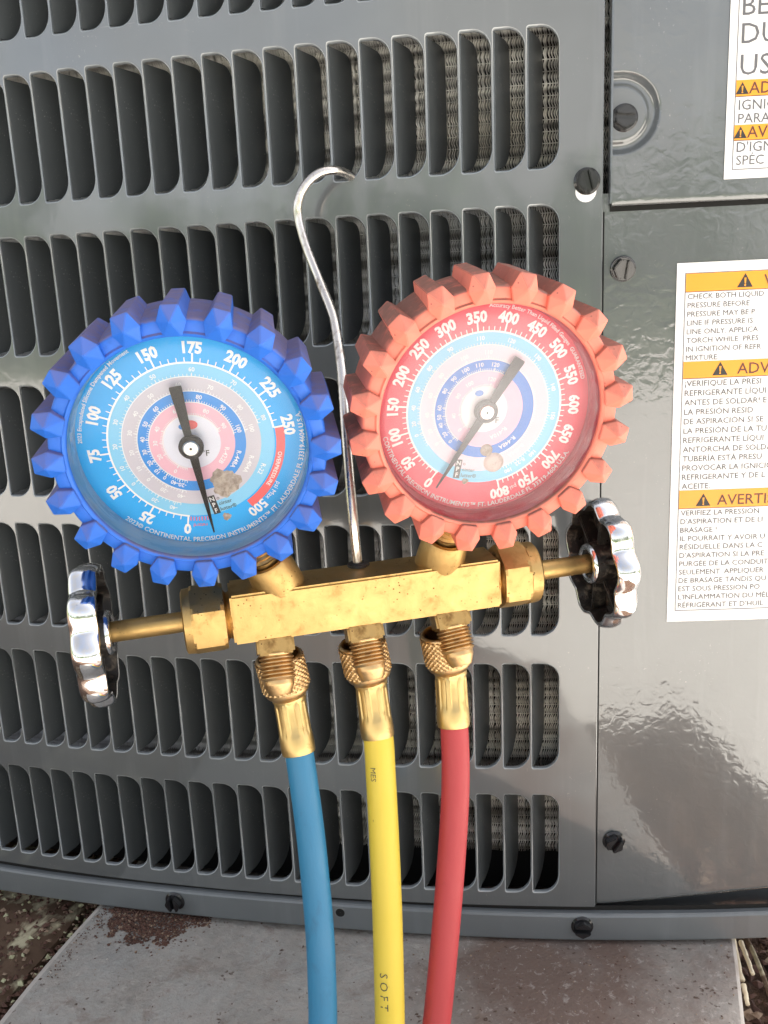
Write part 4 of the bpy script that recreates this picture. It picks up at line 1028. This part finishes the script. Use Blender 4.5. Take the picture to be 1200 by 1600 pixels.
red_cfg = dict(red=True, tooth=tooth(M['red_rubber']), a0=217.4, step=19.41, nmaj=16, aend=529,
    nums=[(str(50*k), 217.4+19.41*k) for k in range(17)], extra=[('psi', 33.2, 158.5, 1.9, 0.0)],
    rings=[(8.6, R5), (14.5, R4), (18.6, R3), (24.0, R2), (28.7, R1), (40.4, R0)],
    ringtext=[('Accuracy Better Than Liquid Filled Gauges  GUARANTEED', 37.4, 38, 1.5, False, 'C'),
              ('CONTINENTAL PRECISION INSTRUMENTS™ FT. LAUDERDALE FL 33319-4604 U.S.A.', 38.7, 258, 1.85, True, 'L'),
              ('R-410A', 10.4, 150, 1.7, False, 'C'), ('R-448A', 15.6, 146, 1.7, False, 'C'), ('R-404A', 20.4, 143, 1.7, False, 'C'), ('R-22', 25.2, 146, 1.6, False, 'C')],
    inner=[(24.1, 25.9, [('0', 252), ('20', 262), ('40', 275), ('60', 290), ('80', 309), ('90', 330), ('110', 355), ('120', 380), ('130', 406), ('140', 435), ('150', 459), ('160', 494), ('180', 518)], (240, 524)),
           (18.9, 20.7, [('0', 236), ('20', 251), ('40', 268), ('60', 288), ('80', 310), ('100', 338), ('110', 362)], (230, 524)),
           (14.6, 16.3, [('0', 228), ('20', 240), ('40', 253), ('50', 264), ('60', 276), ('80', 298), ('90', 316), ('100', 334), ('110', 352), ('120', 372)], (222, 386)),
           (8.8, 10.9, [('0', 232), ('40', 262), ('80', 300), ('100', 330), ('120', 12)], (222, 380))],
    istep=2.6, npf=(24.6, 203), npftilt=-9, roundel=[(-2.2, 6.4, 1.6, R3)],
    blobs=[(21.4, 168.5, 3.9, M['pale_metal'], False), (15.9, 175.3, 2.4, M['beige'], False), (28.6, 193.4, 1.2, M['beige'], True)],
    needle=212.3, ny=11.3, skirt=skr, lens=lens_mat('glare_hazed_lens', 0.13, (0.96, 0.95, 0.97, 1), (0.004, 0.0, -0.006)))
gauge((0.10726481, -0.07832075, -0.14495183), -13.52, 19.595, -0.45, blue_cfg)
gauge((0.20555678, -0.03744043, -0.13950789), -11.495, 23.387, -7.40, red_cfg)

# ------------------------------------------------------------------ hoses (world coordinates)
def along(path, s):
    """point and tangent at arclength s"""
    acc = 0
    for a, b in zip(path, path[1:]):
        L = (b-a).length
        if acc+L >= s: return a.lerp(b, (s-acc)/L), (b-a).normalized()
        acc += L
    return path[-1], (path[-1]-path[-2]).normalized()
def knurl_mesh():
    """sleeve nut with raised diamonds, +Z down the hose"""
    seg, rows = 108, 30; vs, fs = [], []
    L = 14.4*mm
    for j in range(rows+1):
        h = 1.0*mm + (11.0*mm)*j/rows
        for k in range(seg):
            t = 2*math.pi*k/seg; nk = 27; hh = h/(8.55*mm)*nk
            a = abs(((t*nk/(2*math.pi)+hh/6.28) % 1)-0.5)*2; b = abs(((t*nk/(2*math.pi)-hh/6.28) % 1)-0.5)*2
            r = (8.05 + 1.0*min(a, b))*mm
            vs.append((r*math.cos(t), r*math.sin(t), h))
    for j in range(rows):
        for k in range(seg): k2 = (k+1) % seg; fs.append((j*seg+k, j*seg+k2, (j+1)*seg+k2, (j+1)*seg+k))
    me = pydata(vs, fs)
    def add(prof):
        nonlocal vs, fs
        v2, f2 = lathe(prof, 48); b = len(vs); vs += v2; fs += [tuple(b+i for i in f) for f in f2]
    add([(1e-5, 9*mm), (6.9*mm, 8.9*mm), (7.1*mm, 0.6*mm), (7.4*mm, 0.0), (8.0*mm, 0.1*mm), (8.4*mm, 0.5*mm), (8.4*mm, 1.05*mm)])
    add([(8.3*mm, 11.95*mm), (8.35*mm, 13.0*mm), (7.8*mm, 14.2*mm), (6.6*mm, 15.6*mm), (5.2*mm, 16.0*mm)])
    me = pydata(vs, fs); bm = bmesh.new(); bm.from_mesh(me); bmesh.ops.recalc_face_normals(bm, faces=bm.faces); bm.to_mesh(me); bm.free()
    sharp(me, 60); me.materials.append(M['brass_knurl']); return me
def ferrule_mesh():
    """crimped collar with eight pressed flutes"""
    def fl(t, r, h):
        k = ss(2.6*mm, 3.6*mm, h)*ss(14.6*mm, 13.0*mm, h); c = abs(((t*8/(2*math.pi)) % 1)-0.5)*2
        return r*(1 - 0.075*k*(1 if c < 0.55 else max(0, 1-(c-0.55)/0.12)))
    prof = [(4.6, -1.0), (5.6, -0.2), (6.1, 0.6), (6.15, 1.6), (5.75, 2.4), (5.9, 3.2), (5.95, 4.5), (5.95, 7), (5.98, 10), (6.0, 12.8), (6.05, 14.2), (6.1, 15.2), (6.2, 18.2), (6.05, 20.4), (5.9, 21.0), (5.3, 21.0)]
    me = lathe_mesh([(r*mm, h*mm) for r, h in prof], 96, rfun=fl); sharp(me, 35); me.materials.append(M['brass_ferrule']); return me
KM, FM = knurl_mesh(), ferrule_mesh()
hoses = (
 ('blue', M['blue_hose'], 0.00515, 'blue hose hanging from the left port of the brass manifold',
  [(0.1326, -0.0728, -0.2110), (0.1341, -0.0744, -0.2216), (0.1364, -0.0765, -0.2327), (0.1378, -0.0778, -0.2393), (0.14, -0.0802, -0.2515), (0.1421, -0.0829, -0.2649), (0.1443, -0.0861, -0.2804), (0.1463, -0.0898, -0.2981), (0.1478, -0.0932, -0.3135), (0.1487, -0.0967, -0.329), (0.1492, -0.1009, -0.3466), (0.149, -0.109, -0.366), (0.150, -0.126, -0.3805), (0.155, -0.155, -0.3868), (0.165, -0.20, -0.3872), (0.18, -0.27, -0.3872)]),
 ('yellow', M['yellow_hose'], 0.0055, 'yellow hose in the middle, lettered SOFT near the bottom of the picture',
  [(0.1599, -0.0582, -0.2096), (0.1612, -0.0612, -0.2231), (0.1629, -0.063, -0.2321), (0.1641, -0.0643, -0.2389), (0.1656, -0.0669, -0.2513), (0.1664, -0.0694, -0.2626), (0.1676, -0.0735, -0.2806), (0.1687, -0.0776, -0.2986), (0.1696, -0.0817, -0.3166), (0.1703, -0.0859, -0.3346), (0.1708, -0.0902, -0.3526), (0.171, -0.099, -0.371), (0.172, -0.119, -0.3835), (0.178, -0.155, -0.3868), (0.19, -0.20, -0.3870), (0.205, -0.27, -0.3870)]),
 ('red', M['red_hose'], 0.0052, 'dull red hose curving down from the right port of the brass manifold',
  [(0.1866, -0.0465, -0.209), (0.1883, -0.0487, -0.22), (0.1896, -0.0507, -0.2296), (0.1904, -0.0522, -0.2364), (0.1912, -0.0552, -0.2497), (0.1918, -0.0579, -0.2615), (0.1918, -0.0612, -0.2752), (0.1911, -0.0653, -0.2911), (0.19, -0.07, -0.3092), (0.1883, -0.0759, -0.3319), (0.1861, -0.0825, -0.3568), (0.184, -0.094, -0.3745), (0.184, -0.115, -0.3845), (0.191, -0.155, -0.3870), (0.212, -0.20, -0.3872), (0.24, -0.26, -0.3872)]))
for cn, mt, rad, lab, pts in hoses:
    path = [p + (p-CAM).normalized()*0.0045 for p in catmull(pts, 8)]
    h = bpy.data.objects.new('refrigerant_hose', None); col.objects.link(h); h.location = path[0]
    top(h, lab, 'hose', 'charging hoses hanging from the manifold')
    off = Matrix.Translation(-path[0])
    p0, t0 = along(path, 0.0044); o = link('coupling_nut', KM, None, h); pb, _ = along(path, 0.0204); t0 = Vector((0.14, 0.10, -0.985)).normalized(); o.matrix_local = off @ frame_to(t0, pb - t0*0.0158)
    p1, t1 = along(path, 0.0205); _, t1 = along(path, 0.030); o = link('crimp_collar', FM, None, h); o.matrix_local = off @ frame_to(t1, p1)
    s0 = 0.0385; tp = [along(path, s0 + k*0.0025)[0] - path[0] for k in range(int(0.27/0.0025))]
    me = tube_mesh(tp, rad, 40); me.shade_smooth(); tb = link('hose_tube', me, mt, h)
    # ink on the hose: (text, arclength, angle from camera-facing line, cap)
    def ink(s, sstart, side, cap, bold=0.0, direction=1):
        P = Print()
        def fn(x, y):
            p, t = along(path, sstart + x*direction); vdir = (CAM-p); vdir = (vdir - t*vdir.dot(t)).normalized(); sd_ = vdir.cross(t)
            ang = side + y/rad*(1 if direction > 0 else -1)
            return p - path[0] + (vdir*math.cos(ang) + sd_*math.sin(ang))*(rad+0.00012)
        P.text(s, cap, fn, bold); P.build('hose_lettering', M['hose_print'], tb)
    if cn == 'yellow':
        ink('S O F T', 0.1255, -0.62, 0.0031); ink('MES', 0.0515, -0.70, 0.0022)
